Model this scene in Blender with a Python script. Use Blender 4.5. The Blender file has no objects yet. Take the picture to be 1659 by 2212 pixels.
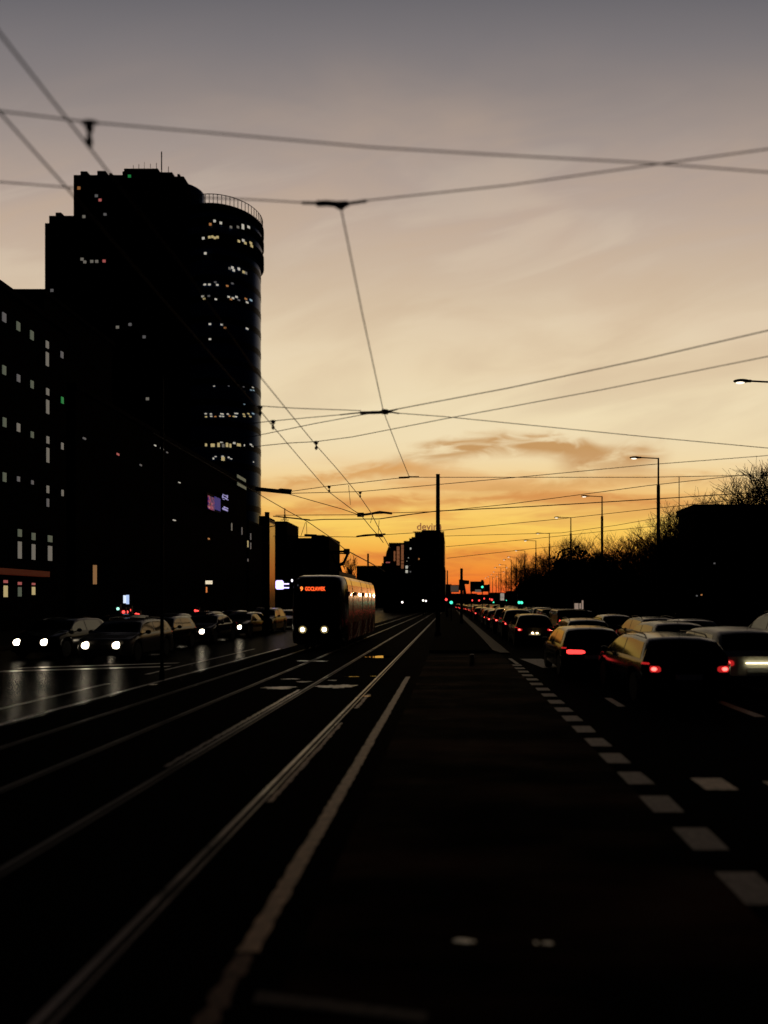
import bpy, math, random
from mathutils import Vector, Matrix
random.seed(7)
S = bpy.context.scene
COL = S.collection
F, CX, CY, H = 1475.0, 975.0, 1301.0, 2.05
PI = math.pi

def P(px, py, Y):
    return Vector(((px-CX)*Y/F, Y, H-(py-CY)*Y/F))
def PX(px, X): return X*F/(px-CX)
def ZH(px, py, Z):                      # point of given height seen at that place
    Y = (Z-H)*F/(CY-py)
    return P(px, py, Y)

# ------------------------------------------------------------------ materials
MATS = {}
def mat(name, col, rough=.6, spec=.5, metal=0, emit=None, es=0, var=0, scale=4, bump=0, bscale=30, coat=0, rvar=0, ior=1.5):
    if name in MATS: return MATS[name]
    m = bpy.data.materials.new(name); m.use_nodes = True
    nt = m.node_tree; b = nt.nodes['Principled BSDF']
    b.inputs['Base Color'].default_value = (*col, 1)
    b.inputs['Roughness'].default_value = rough
    b.inputs['Specular IOR Level'].default_value = spec
    b.inputs['Metallic'].default_value = metal; b.inputs['IOR'].default_value = ior
    b.inputs['Coat Weight'].default_value = coat
    if emit:
        b.inputs['Emission Color'].default_value = (*emit, 1)
        b.inputs['Emission Strength'].default_value = es
    if var or bump or rvar:
        tc = nt.nodes.new('ShaderNodeTexCoord')
    if var or rvar:
        n = nt.nodes.new('ShaderNodeTexNoise'); n.inputs['Scale'].default_value = scale
        n.inputs['Detail'].default_value = 8; n.inputs['Roughness'].default_value = .65
        nt.links.new(tc.outputs['Object'], n.inputs['Vector'])
    if var:
        r = nt.nodes.new('ShaderNodeValToRGB')
        r.color_ramp.elements[0].position = .3; r.color_ramp.elements[1].position = .7
        r.color_ramp.elements[0].color = (*[c*(1-var) for c in col], 1)
        r.color_ramp.elements[1].color = (*[min(1, c*(1+var)) for c in col], 1)
        nt.links.new(n.outputs['Fac'], r.inputs['Fac'])
        nt.links.new(r.outputs['Color'], b.inputs['Base Color'])
    if rvar:
        mr = nt.nodes.new('ShaderNodeMapRange')
        mr.inputs['From Min'].default_value = .35; mr.inputs['From Max'].default_value = .65
        mr.inputs['To Min'].default_value = max(.02, rough-rvar); mr.inputs['To Max'].default_value = min(1, rough+rvar)
        nt.links.new(n.outputs['Fac'], mr.inputs['Value'])
        nt.links.new(mr.outputs['Result'], b.inputs['Roughness'])
    if bump:
        n2 = nt.nodes.new('ShaderNodeTexNoise'); n2.inputs['Scale'].default_value = bscale
        n2.inputs['Detail'].default_value = 4
        nt.links.new(tc.outputs['Object'], n2.inputs['Vector'])
        bp = nt.nodes.new('ShaderNodeBump'); bp.inputs['Strength'].default_value = bump
        bp.inputs['Distance'].default_value = .02
        nt.links.new(n2.outputs['Fac'], bp.inputs['Height'])
        nt.links.new(bp.outputs['Normal'], b.inputs['Normal'])
    MATS[name] = m
    return m

def emitm(name, col, s):
    return mat(name, (.02, .02, .02), .5, .2, emit=col, es=s)

M_ASPH = mat('asphalt_dry', (.0042, .0034, .0032), .85, .10, var=.4, scale=1.3, bump=.5, bscale=60, rvar=.1, ior=1.16)
M_ASPHR = mat('asphalt_right', (.003, .003, .0034), .85, .02, var=.35, scale=1.1, bump=.4, bscale=60, ior=1.1)
M_WET = mat('asphalt_wet', (.0018, .0018, .0018), .2, .2, ior=1.035, var=.4, scale=.5, bump=1.0, bscale=5, rvar=.06)
_n = M_WET.node_tree; _mp = _n.nodes.new('ShaderNodeMapping'); _mp.inputs['Scale'].default_value = (.9, 5.5, 1)
_tc = [q for q in _n.nodes if q.type == 'TEX_COORD'][0]; _bp = [q for q in _n.nodes if q.type == 'BUMP'][0]; _nz = _bp.inputs['Height'].links[0].from_node
_n.links.new(_tc.outputs['Object'], _mp.inputs[0]); _n.links.new(_mp.outputs[0], _nz.inputs['Vector'])
M_TRACK = mat('track_concrete', (.0028, .0027, .0026), .85, .02, var=.4, scale=.9, bump=.5, bscale=40, ior=1.12)
M_GROUND = mat('ground_soil', (.004, .004, .0036), .95, .02, var=.3, scale=.2, ior=1.1)
M_PAVE = mat('paving', (.008, .0075, .007), .85, .05, var=.3, scale=2, ior=1.2)
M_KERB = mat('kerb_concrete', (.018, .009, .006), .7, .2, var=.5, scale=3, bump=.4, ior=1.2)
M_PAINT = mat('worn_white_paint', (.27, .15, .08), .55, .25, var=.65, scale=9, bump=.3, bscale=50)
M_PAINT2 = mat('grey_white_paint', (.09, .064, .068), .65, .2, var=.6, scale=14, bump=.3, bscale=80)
M_RAIL = mat('rail_steel', (.10, .08, .07), .36, .5, metal=.9, var=.75, scale=1.6, rvar=.12)
M_GROOVE = mat('rail_groove', (.006, .006, .006), .9, .05)
M_PUDDLE = mat('puddle_water', (.004, .004, .004), .02, 1.0)
M_STEEL = mat('dark_steel', (.004, .004, .005), .7, .1, var=.2, ior=1.12)
M_WIRE = mat('copper_wire', (.012, .007, .004), .55, .15, ior=1.1)
M_INS = mat('insulator', (.02, .012, .01), .5, .4)
M_WALL = mat('dark_plaster', (.0045, .0045, .005), .95, .02, var=.3, scale=.3, ior=1.1)
M_WALL2 = mat('brown_plaster', (.008, .006, .005), .95, .02, var=.3, scale=.3, ior=1.1)
M_ROOF = mat('roof_felt', (.004, .004, .005), .9, .05, ior=1.1)
M_GLASS = mat('window_glass', (.002, .0025, .005), .6, .03, ior=1.15)
M_BLUEGL = mat('curtain_glass', (.025, .06, .16), .22, .2, metal=.32, ior=1.22, bump=.15, bscale=.6)
M_BARK = mat('bark', (.02, .011, .008), .9, .1, var=.3, scale=3, ior=1.1)
M_LEAF = mat('evergreen_leaf', (.006, .008, .005), .9, .03, var=.4, scale=2, ior=1.1)
M_TYRE = mat('tyre_rubber', (.008, .008, .008), .85, .1)
M_RIM = mat('alloy_rim', (.12, .12, .13), .35, .5, metal=.8)
M_CARGL = mat('car_glass', (.002,.003,.005), .07, .4, ior=1.16)
M_SIDEGL = mat('car_side_glass', (.002,.003,.005), .05, .5, ior=1.32)
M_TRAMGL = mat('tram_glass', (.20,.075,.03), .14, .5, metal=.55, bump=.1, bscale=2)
M_TRIM = mat('black_trim', (.008, .008, .008), .6, .3)
M_TAIL = mat('tail_lamp_on', (.2, .005, .004), .2, .5, emit=(1, .05, .045), es=2.1)
M_TAILB = mat('brake_lamp_bright', (.2, .005, .004), .2, .5, emit=(1, .10, .08), es=4.5)
M_TAILD = mat('tail_lamp_dim', (.2, .005, .004), .2, .5, emit=(1, .03, .03), es=.42)
M_HEAD = mat('head_lamp_on', (.5, .5, .45), .2, .5, emit=(1, .84, .6), es=14)
M_HEADOFF = mat('head_lamp_glass', (.25, .25, .25), .1, .6)
M_PLATE = mat('plate_white', (.6, .58, .5), .5, .3)

# ------------------------------------------------------------------ mesh builder
class MB:
    def __init__(s): s.v = []; s.f = []; s.smooth = False
    def add(s, vs, fs):
        o = len(s.v); s.v += [Vector(a) for a in vs]; s.f += [tuple(o+i for i in f) for f in fs]; return s
    def box(s, x0, x1, y0, y1, z0, z1):
        return s.add([(x0,y0,z0),(x1,y0,z0),(x1,y1,z0),(x0,y1,z0),(x0,y0,z1),(x1,y0,z1),(x1,y1,z1),(x0,y1,z1)],
                     [(0,3,2,1),(4,5,6,7),(0,1,5,4),(1,2,6,5),(2,3,7,6),(3,0,4,7)])
    def quad(s, a, b, c, d): return s.add([a,b,c,d], [(0,1,2,3)])
    def sheet(s, x0, x1, y0, y1, z): return s.quad((x0,y0,z),(x1,y0,z),(x1,y1,z),(x0,y1,z))
    def prism(s, pts, z0, z1):
        n = len(pts)
        return s.add([(x,y,z0) for x,y in pts]+[(x,y,z1) for x,y in pts],
                     [tuple(range(n-1,-1,-1)), tuple(range(n,2*n))]+[(i,(i+1)%n,n+(i+1)%n,n+i) for i in range(n)])
    def yprism(s, pts, y0, y1):          # outline in x,z
        n = len(pts)
        return s.add([(x,y0,z) for x,z in pts]+[(x,y1,z) for x,z in pts],
                     [tuple(range(n)), tuple(range(2*n-1,n-1,-1))]+[(i,n+i,n+(i+1)%n,(i+1)%n) for i in range(n)])
    def tube(s, pts, r, n=6, cap=True):
        pts = [Vector(p) for p in pts]
        if not isinstance(r, (list, tuple)): r = [r]*len(pts)
        o = len(s.v); m = len(pts)
        for i, p in enumerate(pts):
            d = (pts[min(i+1,m-1)]-pts[max(i-1,0)])
            d = d.normalized() if d.length > 1e-9 else Vector((0,0,1))
            u = d.cross(Vector((0,0,1)) if abs(d.z) < .95 else Vector((1,0,0))).normalized(); w = d.cross(u)
            for k in range(n):
                a = 2*PI*k/n; s.v.append(p+(u*math.cos(a)+w*math.sin(a))*r[i])
        for i in range(m-1):
            for k in range(n):
                a = o+i*n+k; b = o+i*n+(k+1)%n
                s.f.append((a,b,b+n,a+n))
        if cap:
            s.f.append(tuple(o+k for k in range(n-1,-1,-1))); s.f.append(tuple(o+(m-1)*n+k for k in range(n)))
        return s
    def lathe(s, c, prof, n=12, axis='z'):
        c = Vector(c); o = len(s.v); m = len(prof)
        for r, h in prof:
            for k in range(n):
                a = 2*PI*k/n; ca, sa = math.cos(a)*r, math.sin(a)*r
                s.v.append(c+Vector({'z':(ca,sa,h),'y':(ca,h,sa),'x':(h,ca,sa)}[axis]))
        for i in range(m-1):
            for k in range(n):
                a = o+i*n+k; b = o+i*n+(k+1)%n; s.f.append((a,b,b+n,a+n))
        s.f.append(tuple(o+k for k in range(n-1,-1,-1))); s.f.append(tuple(o+(m-1)*n+k for k in range(n)))
        return s
    def ball(s, c, rx, ry=None, rz=None, n=10, m=6):
        ry = ry or rx; rz = rz or rx; c = Vector(c); o = len(s.v)
        for i in range(m+1):
            t = PI*i/m
            for k in range(n):
                a = 2*PI*k/n; s.v.append(c+Vector((rx*math.sin(t)*math.cos(a), ry*math.sin(t)*math.sin(a), rz*math.cos(t))))
        for i in range(m):
            for k in range(n):
                a = o+i*n+k; b = o+i*n+(k+1)%n; s.f.append((a,a+n,b+n,b))
        return s
    def build(s, name, m, parent=None, world=False, smooth=False, origin=None):
        off = Vector((0,0,0))
        if parent is not None and world:
            q = parent
            while q is not None: off = off+q.location; q = q.parent
        if parent is None:
            if origin is None:
                xs = [v.x for v in s.v]; ys = [v.y for v in s.v]; zs = [v.z for v in s.v]
                origin = ((min(xs)+max(xs))/2, (min(ys)+max(ys))/2, min(zs))
            off = Vector(origin)
        me = bpy.data.meshes.new(name)
        me.from_pydata([tuple(v-off) for v in s.v], [], s.f); me.update()
        me.materials.append(m)
        if smooth:
            me.shade_smooth()
            try: me.set_sharp_from_angle(angle=math.radians(38))
            except Exception: pass
        o = bpy.data.objects.new(name, me); COL.objects.link(o)
        if parent is not None: o.parent = parent
        else: o.location = off
        return o

def tag(o, label=None, cat=None, group=None, kind=None):
    if label: o['label'] = label
    if cat: o['category'] = cat
    if group: o['group'] = group
    if kind: o['kind'] = kind
    return o
def empty(name, loc, label=None, cat=None, group=None, rz=0):
    o = bpy.data.objects.new(name, None); COL.objects.link(o)
    o.location = loc; o.rotation_euler = (0,0,rz); o.empty_display_size = .3
    return tag(o, label, cat, group)
def struct(name, mb, m, **k): return tag(mb.build(name, m, **k), kind='structure')
def copy_tree(o, parent=None):
    c = o.copy(); COL.objects.link(c); c.parent = parent
    for ch in list(o.children): copy_tree(ch, c)
    return c
def text_mesh(name, body, m, size, depth, parent, loc, rot=(PI/2,0,0), align='CENTER', bold=0):
    cu = bpy.data.curves.new(name, 'FONT'); cu.body = body; cu.size = size; cu.extrude = depth
    cu.align_x = align; cu.align_y = 'CENTER'; cu.offset = bold
    t = bpy.data.objects.new('tmp', cu); COL.objects.link(t)
    bpy.context.view_layer.update()
    me = bpy.data.meshes.new_from_object(t.evaluated_get(bpy.context.evaluated_depsgraph_get()))
    bpy.data.objects.remove(t); me.materials.clear(); me.materials.append(m)
    o = bpy.data.objects.new(name, me); COL.objects.link(o); o.parent = parent
    o.location = loc; o.rotation_euler = rot
    return o

# ------------------------------------------------------------------ camera
cd = bpy.data.cameras.new('camera'); cam = bpy.data.objects.new('camera', cd); COL.objects.link(cam)
cam.location = (0,0,H); cam.rotation_euler = (PI/2,0,0)
cd.sensor_fit = 'VERTICAL'; cd.sensor_height = 36; cd.sensor_width = 27; cd.lens = F/2212*36
cd.shift_y = (CY-1106)/2212; cd.shift_x = -(CX-829.5)/2212
cd.clip_start = .1; cd.clip_end = 6000
cd.dof.use_dof = True; cd.dof.focus_distance = 31; cd.dof.aperture_fstop = .44; cd.dof.aperture_blades = 0
S.camera = cam

# ------------------------------------------------------------------ world: dusk sky
w = bpy.data.worlds.new('World'); S.world = w; w.use_nodes = True
nt = w.node_tree; N = nt.nodes; L = nt.links
for n in list(N): N.remove(n)
def math_(op, a, b=None, c=None, clamp=False):
    n = N.new('ShaderNodeMath'); n.operation = op; n.use_clamp = clamp
    for i, x in enumerate((a, b, c)):
        if x is None: continue
        if isinstance(x, (int, float)): n.inputs[i].default_value = x
        else: L.new(x, n.inputs[i])
    return n.outputs[0]
def smooth_(x, a, b):
    n = N.new('ShaderNodeMapRange'); n.interpolation_type = 'SMOOTHSTEP'; n.clamp = True
    L.new(x, n.inputs['Value']); n.inputs['From Min'].default_value = a; n.inputs['From Max'].default_value = b
    return n.outputs['Result']
def mixc(f, a, b, mode='MIX'):
    n = N.new('ShaderNodeMix'); n.data_type = 'RGBA'; n.blend_type = mode
    if isinstance(f, (int, float)): n.inputs[0].default_value = f
    else: L.new(f, n.inputs[0])
    for i, x in ((6, a), (7, b)):
        if isinstance(x, tuple): n.inputs[i].default_value = (*x, 1)
        else: L.new(x, n.inputs[i])
    return n.outputs[2]
tc = N.new('ShaderNodeTexCoord'); sp = N.new('ShaderNodeSeparateXYZ'); L.new(tc.outputs['Generated'], sp.inputs[0])
X_, Y_, Z_ = sp.outputs
yc = math_('MAXIMUM', Y_, .08)
U = math_('DIVIDE', X_, yc); V = math_('DIVIDE', Z_, yc)
ramp = N.new('ShaderNodeValToRGB'); L.new(V, ramp.inputs['Fac'])
def lin(c): return tuple(((x/255+.055)/1.055)**2.4 if x > 10 else x/255/12.92 for x in c)
def vy(y): return (CY-y)/F
stops = [(1301,(214,60,34)),(1278,(232,96,42)),(1250,(239,128,48)),(1225,(241,146,56)),(1195,(243,168,68)),(1168,(248,192,84)),
         (1135,(250,206,98)),(1108,(249,204,106)),(1075,(241,193,116)),(1050,(242,203,136)),(1020,(242,212,156)),(990,(241,217,170)),(950,(240,220,178)),
         (880,(238,219,180)),(800,(232,211,175)),(700,(223,202,171)),(600,(207,186,162)),(500,(193,173,156)),(400,(175,158,148)),(300,(158,145,139)),
         (200,(139,130,128)),(90,(122,117,119)),(0,(108,105,109)),(-120,(60,62,72))]
cr = ramp.color_ramp; cr.interpolation = 'LINEAR'
e = cr.elements
while len(e) > 1: e.remove(e[-1])
e[0].position = max(0, vy(stops[0][0])); e[0].color = (*lin(stops[0][1]), 1)
for y, c in stops[1:]:
    k = e.new(vy(y)); k.color = (*lin(c), 1)
col = ramp.outputs['Color']
# cloud streaks, laid out on the sky's own azimuth and elevation
def noise(su, sv, scale, detail=5, off=(0,0,0), dist=0, rough=.55):
    cx = N.new('ShaderNodeCombineXYZ')
    L.new(math_('MULTIPLY_ADD', U, su, off[0]), cx.inputs[0]); L.new(math_('MULTIPLY_ADD', V, sv, off[1]), cx.inputs[1])
    cx.inputs[2].default_value = off[2]
    n = N.new('ShaderNodeTexNoise'); n.inputs['Scale'].default_value = scale; n.inputs['Detail'].default_value = detail
    n.inputs['Roughness'].default_value = rough; n.inputs['Distortion'].default_value = dist
    L.new(cx.outputs[0], n.inputs['Vector']); return n.outputs['Fac']
n1 = noise(2.2, 17, 1.6, 6, (3.1, 1.7, .4), .6)
n2 = noise(5, 34, 1.3, 6, (8.2, 4.1, 2.4), .8)
n3 = noise(1.2, 3, 1.2, 4, (1.3, 7.7, 1.9), .5)
low = math_('MULTIPLY', smooth_(V, .075, .13), math_('SUBTRACT', 1, smooth_(V, .17, .225)))
f1 = math_('MULTIPLY', smooth_(n1, .47, .66), low)
f1 = math_('MULTIPLY', f1, .58)
col = mixc(f1, col, lin((218,152,84)))
lowb = math_('MULTIPLY', smooth_(V, .015, .04), math_('SUBTRACT', 1, smooth_(V, .07, .11)))
f2 = math_('MULTIPLY', math_('MULTIPLY', smooth_(n2, .48, .66), lowb), .42)
col = mixc(f2, col, lin((206,104,52)))
# faint warm patches higher up
hi = math_('MULTIPLY', smooth_(V, .2, .3), math_('SUBTRACT', 1, smooth_(V, .6, .9)))
f3 = math_('MULTIPLY', math_('MULTIPLY', smooth_(n3, .4, .7), hi), .3)
col = mixc(f3, col, lin((206,176,150)))
cx4 = N.new('ShaderNodeCombineXYZ')
L.new(math_('MULTIPLY_ADD', V, 1.6, math_('MULTIPLY', U, 1.7)), cx4.inputs[0]); L.new(math_('MULTIPLY_ADD', V, 8.5, math_('MULTIPLY', U, -2.4)), cx4.inputs[1])
n4 = N.new('ShaderNodeTexNoise'); n4.inputs['Scale'].default_value = 1.5; n4.inputs['Detail'].default_value = 7; n4.inputs['Distortion'].default_value = .7
L.new(cx4.outputs[0], n4.inputs['Vector'])
hi2 = math_('MULTIPLY', smooth_(V, .17, .3), math_('SUBTRACT', 1, smooth_(V, .5, .8)))
col = mixc(math_('MULTIPLY', math_('MULTIPLY', smooth_(n4.outputs['Fac'], .42, .7), hi2), .34), col, lin((200,172,142)))
col = mixc(math_('MULTIPLY', math_('MULTIPLY', math_('SUBTRACT', 1, smooth_(n4.outputs['Fac'], .3, .5)), hi2), .14), col, lin((246,232,204)))
# the long arched cloud bank
def band(cu, cv, k, tilt, th, hl, noi, amt):
    du = math_('SUBTRACT', U, cu)
    line = math_('MULTIPLY_ADD', math_('MULTIPLY', du, du), -k, cv)
    line = math_('MULTIPLY_ADD', du, tilt, line)
    d = math_('ABSOLUTE', math_('SUBTRACT', V, math_('MULTIPLY_ADD', math_('SUBTRACT', noi, .5), .035, line)))
    lenf = math_('SUBTRACT', 1, smooth_(math_('ABSOLUTE', du), hl*.35, hl))
    a = math_('SUBTRACT', 1, smooth_(d, 0, th))
    a = math_('MULTIPLY', a, lenf); a = math_('MULTIPLY', a, smooth_(noi, .25, .6))
    return math_('MULTIPLY', a, amt)
nb = noise(7, 26, 1.5, 6, (2.2, 9.3, 5.1), 1.0)
nb2 = noise(9, 20, 1.4, 6, (6.2, 3.3, 1.1), 1.2)
col = mixc(band(.09, .231, 1.0, 0, .025, .23, nb, 1.25), col, lin((198,152,98)))
col = mixc(band(.235, .210, .6, .1, .032, .10, nb2, 1.1), col, lin((200,154,102)))
col = mixc(band(-.17, .184, .5, .12, .020, .22, nb2, .9), col, lin((216,158,92)))
col = mixc(band(.05, .152, .2, .02, .016, .5, nb, .9), col, lin((214,146,80)))
col = mixc(band(-.15, .132, .2, -.02, .012, .25, nb2, .7), col, lin((224,150,76)))
col = mixc(band(.2, .175, .2, .05, .013, .3, nb2, .55), col, lin((212,160,96)))
col = mixc(band(.05, .066, .1, 0, .012, .5, nb, .55), col, lin((214,118,58)))
# dimmer towards the sides and dark away from the sunset
side = math_('MULTIPLY', math_('SUBTRACT', 1, math_('MULTIPLY', smooth_(U, .55, 1.5), .85)),
             math_('SUBTRACT', 1, math_('MULTIPLY', smooth_(math_('MULTIPLY', U, -1), .68, 1.6), .85)))
col = mixc(1.0, col, (1,1,1), 'MULTIPLY')
sc = N.new('ShaderNodeVectorMath'); sc.operation = 'SCALE'; L.new(col, sc.inputs[0]); L.new(side, sc.inputs['Scale'])
front = smooth_(Y_, .12, .62)
high = math_('SUBTRACT', 1, smooth_(Z_, .67, .86))
fm = math_('MULTIPLY', front, high)
col = mixc(fm, (.0012, .0014, .0028), sc.outputs[0])
bg = N.new('ShaderNodeBackground'); L.new(col, bg.inputs['Color']); bg.inputs['Strength'].default_value = 1.0
sky = N.new('ShaderNodeTexSky'); sky.sky_type = 'NISHITA'; sky.sun_disc = False
SUN_EL, SUN_AZ = math.radians(.7), math.radians(3)
sky.sun_elevation = SUN_EL; sky.sun_rotation = SUN_AZ
bg2 = N.new('ShaderNodeBackground'); L.new(sky.outputs['Color'], bg2.inputs['Color']); bg2.inputs['Strength'].default_value = .0008
ad = N.new('ShaderNodeAddShader'); L.new(bg.outputs[0], ad.inputs[0]); L.new(bg2.outputs[0], ad.inputs[1])
out = N.new('ShaderNodeOutputWorld'); L.new(ad.outputs[0], out.inputs['Surface'])

sd = bpy.data.lights.new('sun', 'SUN'); so = bpy.data.objects.new('sun', sd); COL.objects.link(so)
sd.energy = .3; sd.angle = math.radians(1.5); sd.color = (1, .55, .25)
dirv = Vector((math.sin(SUN_AZ)*math.cos(SUN_EL), math.cos(SUN_AZ)*math.cos(SUN_EL), math.sin(SUN_EL)))
so.rotation_euler = dirv.to_track_quat('Z', 'Y').to_euler()

S.view_settings.view_transform = 'Standard'; S.view_settings.look = 'None'
S.view_settings.exposure = 0; S.view_settings.gamma = 1
S.render.engine = 'CYCLES'

# ------------------------------------------------------------------ ground
struct('ground', MB().sheet(-1500,1500,-60,3000,-.03), M_GROUND)
struct('left_carriageway', MB().sheet(-19.5,-7.4,-5,900,0), M_WET)
struct('tram_track_bed', MB().sheet(-7.396,-.9,-5,900,-.002), M_TRACK)
struct('asphalt_lane', MB().sheet(-.896,2.0,-5,27,-.004), M_ASPH)
struct('right_carriageway', MB().sheet(2.004,12.3,-5,900,-.002), M_ASPHR)
struct('left_pavement', MB().box(-29.9,-19.6,-5,300,-.1,.13), M_PAVE)
struct('right_pavement', MB().box(12.4,60,-5,300,-.1,.13), M_PAVE)
struct('left_kerb', MB().box(-19.6,-19.4,-5,300,-.1,.14), M_KERB)
struct('right_kerb', MB().box(12.2,12.4,-5,300,-.1,.14), M_KERB)
mb = MB(); mb.prism([(-.9,28.2),(1.6,28.2),(1.72,28.8),(1.35,90),(.9,300),(-.9,300)], -.1, .07)
struct('median_island', mb, M_GROUND)
mb = MB(); mb.prism([(1.95,27.2),(2.32,27.2),(2.25,40),(2.0,90),(1.4,300),(.95,300),(1.40,90),(1.72,40),(1.74,28.7)], -.1, .05)
struct('median_kerb', mb, M_KERB)

# tram rails
M_RAIL_DULL = mat('rail_steel_dull', (.045, .036, .032), .42, .35, metal=.6, var=.9, scale=.9, rvar=.15)
def rail(X, y0, y1, label, m=None):
    m = m or M_RAIL
    r = empty('tram_rail', (X, y0, 0), label, 'rail', 'tram rails set in the road')
    MB().box(-.024,.024,0,y1-y0,-.05,.010).build('rail_head', m, r)
    MB().box(.028,.072,0,y1-y0,-.06,.0035).build('groove', M_GROOVE, r)
    MB().box(.076,.094,0,y1-y0,-.05,.008).build('guard_rail', m, r)
    return r
rail(-2.02, 2.2, 200, 'double edged steel rail nearest the long white line')
rail(-3.45, 2.2, 200, 'steel rail of the near track, second from the white line', M_RAIL_DULL)
rail(-4.93, 2.5, 200, 'near rail of the track the tram runs on', M_RAIL_DULL)
rail(-6.36, 2.5, 200, 'rail farthest from the white line, beside the left carriageway', M_RAIL_DULL)

def ragged(x0, x1, y0, y1, step, amp, z, seed=1):
    rnd = random.Random(seed); mb = MB(); n = max(2, int((y1-y0)/step)); rows = []
    for i in range(n+1):
        y = y0+(y1-y0)*i/n
        rows.append(((x0+rnd.uniform(-amp,amp), y, z), (x1+rnd.uniform(-amp,amp), y, z)))
    for a, b in zip(rows, rows[1:]): mb.quad(a[0], a[1], b[1], b[0])
    return mb
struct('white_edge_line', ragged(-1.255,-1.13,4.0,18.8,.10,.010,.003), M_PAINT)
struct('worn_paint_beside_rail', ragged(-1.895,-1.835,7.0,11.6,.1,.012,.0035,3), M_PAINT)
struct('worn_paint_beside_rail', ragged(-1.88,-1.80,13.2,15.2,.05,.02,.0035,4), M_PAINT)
struct('worn_paint_beside_rail', ragged(-3.60,-3.53,8.5,16,.06,.015,.0035,5), M_RAIL)
struct('darkened_edge_line', ragged(-1.25,-1.14,2.6,3.97,.06,.02,.003,12), mat('darkened_line_paint', (.09,.045,.03), .7, .2, var=.9, scale=12))  # darker paint imitates the vignette over the line's near end
struct('cross_line', MB().quad((-1.02,3.50,.003),(-.12,3.33,.003),(-.12,3.41,.003),(-1.02,3.60,.003)), mat('faded_paint', (.035,.026,.025), .8, .2, var=.7, scale=14))
def lane_material():
    m = M_ASPH; nt = m.node_tree; b = nt.nodes['Principled BSDF']
    tc = nt.nodes.new('ShaderNodeTexCoord'); mp = nt.nodes.new('ShaderNodeMapping'); mp.inputs['Scale'].default_value = (.35,1.25,1)
    mp.inputs['Location'].default_value = (.3,.9,0)
    n = nt.nodes.new('ShaderNodeTexNoise'); n.inputs['Scale'].default_value = .55; n.inputs['Detail'].default_value = 7; n.inputs['Roughness'].default_value = .6
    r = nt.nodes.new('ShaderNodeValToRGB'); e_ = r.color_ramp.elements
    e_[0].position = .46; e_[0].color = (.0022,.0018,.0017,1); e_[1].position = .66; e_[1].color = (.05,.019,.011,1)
    g = nt.nodes.new('ShaderNodeTexNoise'); g.inputs['Scale'].default_value = 55; g.inputs['Detail'].default_value = 3
    mx = nt.nodes.new('ShaderNodeMix'); mx.data_type = 'RGBA'; mx.blend_type = 'MULTIPLY'; mx.inputs[0].default_value = .85
    r2 = nt.nodes.new('ShaderNodeValToRGB'); r2.color_ramp.elements[0].position = .35; r2.color_ramp.elements[1].position = .65; r2.color_ramp.elements[0].color = (.25,.25,.25,1)
    L_ = nt.links.new
    L_(tc.outputs['Object'], mp.inputs[0]); L_(mp.outputs[0], n.inputs['Vector']); L_(n.outputs['Fac'], r.inputs[0]); L_(tc.outputs['Object'], g.inputs['Vector']); L_(g.outputs['Fac'], r2.inputs[0])
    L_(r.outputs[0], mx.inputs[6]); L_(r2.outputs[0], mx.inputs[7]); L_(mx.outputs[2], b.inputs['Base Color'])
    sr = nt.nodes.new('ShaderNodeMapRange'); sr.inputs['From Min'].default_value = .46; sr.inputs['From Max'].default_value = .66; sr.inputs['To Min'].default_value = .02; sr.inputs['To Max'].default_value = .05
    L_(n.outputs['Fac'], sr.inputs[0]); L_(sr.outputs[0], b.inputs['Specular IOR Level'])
lane_material()

# square dashes at the edge of the right carriageway
mb = MB(); rr = random.Random(5)
y = 4.62; 
for i in range(18):
    j = rr.uniform(-.015,.015); ln = .56 if i < 8 else .5
    x0, x1 = 1.99+j, 2.29+j
    mb.quad((x0,y,.004),(x1,y+rr.uniform(-.02,.02),.004),(x1+rr.uniform(-.02,.02),y+ln,.004),(x0,y+ln,.004))
    y += 1.02
struct('dashed_edge_line', mb, M_PAINT2)
struct('crossing_stripe', MB().quad((2.86,21.3,.004),(3.62,21.3,.004),(3.27,24.7,.004),(2.48,24.7,.004)), M_PAINT2)
struct('crossing_stripe', MB().quad((2.13,22.6,.004),(2.26,22.6,.004),(2.20,24.9,.004),(2.06,24.9,.004)), M_PAINT2)
struct('crossing_stripe', MB().quad((4.4,21.3,.004),(5.1,21.3,.004),(4.9,24.7,.004),(4.1,24.7,.004)), M_PAINT2)
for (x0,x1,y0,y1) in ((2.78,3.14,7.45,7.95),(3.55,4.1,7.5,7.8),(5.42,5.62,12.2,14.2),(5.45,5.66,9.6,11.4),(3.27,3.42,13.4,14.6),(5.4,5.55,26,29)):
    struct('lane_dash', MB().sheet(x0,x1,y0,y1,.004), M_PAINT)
# stop line and old markings on the left carriageway
struct('stop_line', MB().quad((-13.4,20.0,.004),(-9.0,21.6,.004),(-9.0,22.0,.004),(-13.4,20.45,.004)), mat('wet_paint', (.75,.66,.6), .28, .8, var=.4, scale=3, bump=.5, bscale=14))
struct('stop_line', MB().quad((-13.4,21.1,.004),(-9.2,22.9,.004),(-9.2,23.2,.004),(-13.4,21.5,.004)), MATS['wet_paint'])
struct('lane_line', ragged(-8.72,-8.60,12.0,17.2,.2,.01,.004,8), MATS['wet_paint'])
struct('lane_line', ragged(-8.72,-8.60,19.4,30,.2,.01,.004,9), MATS['wet_paint'])
struct('lane_line', ragged(-7.62,-7.50,9.0,30,.2,.012,.004,10), MATS['wet_paint'])

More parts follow.
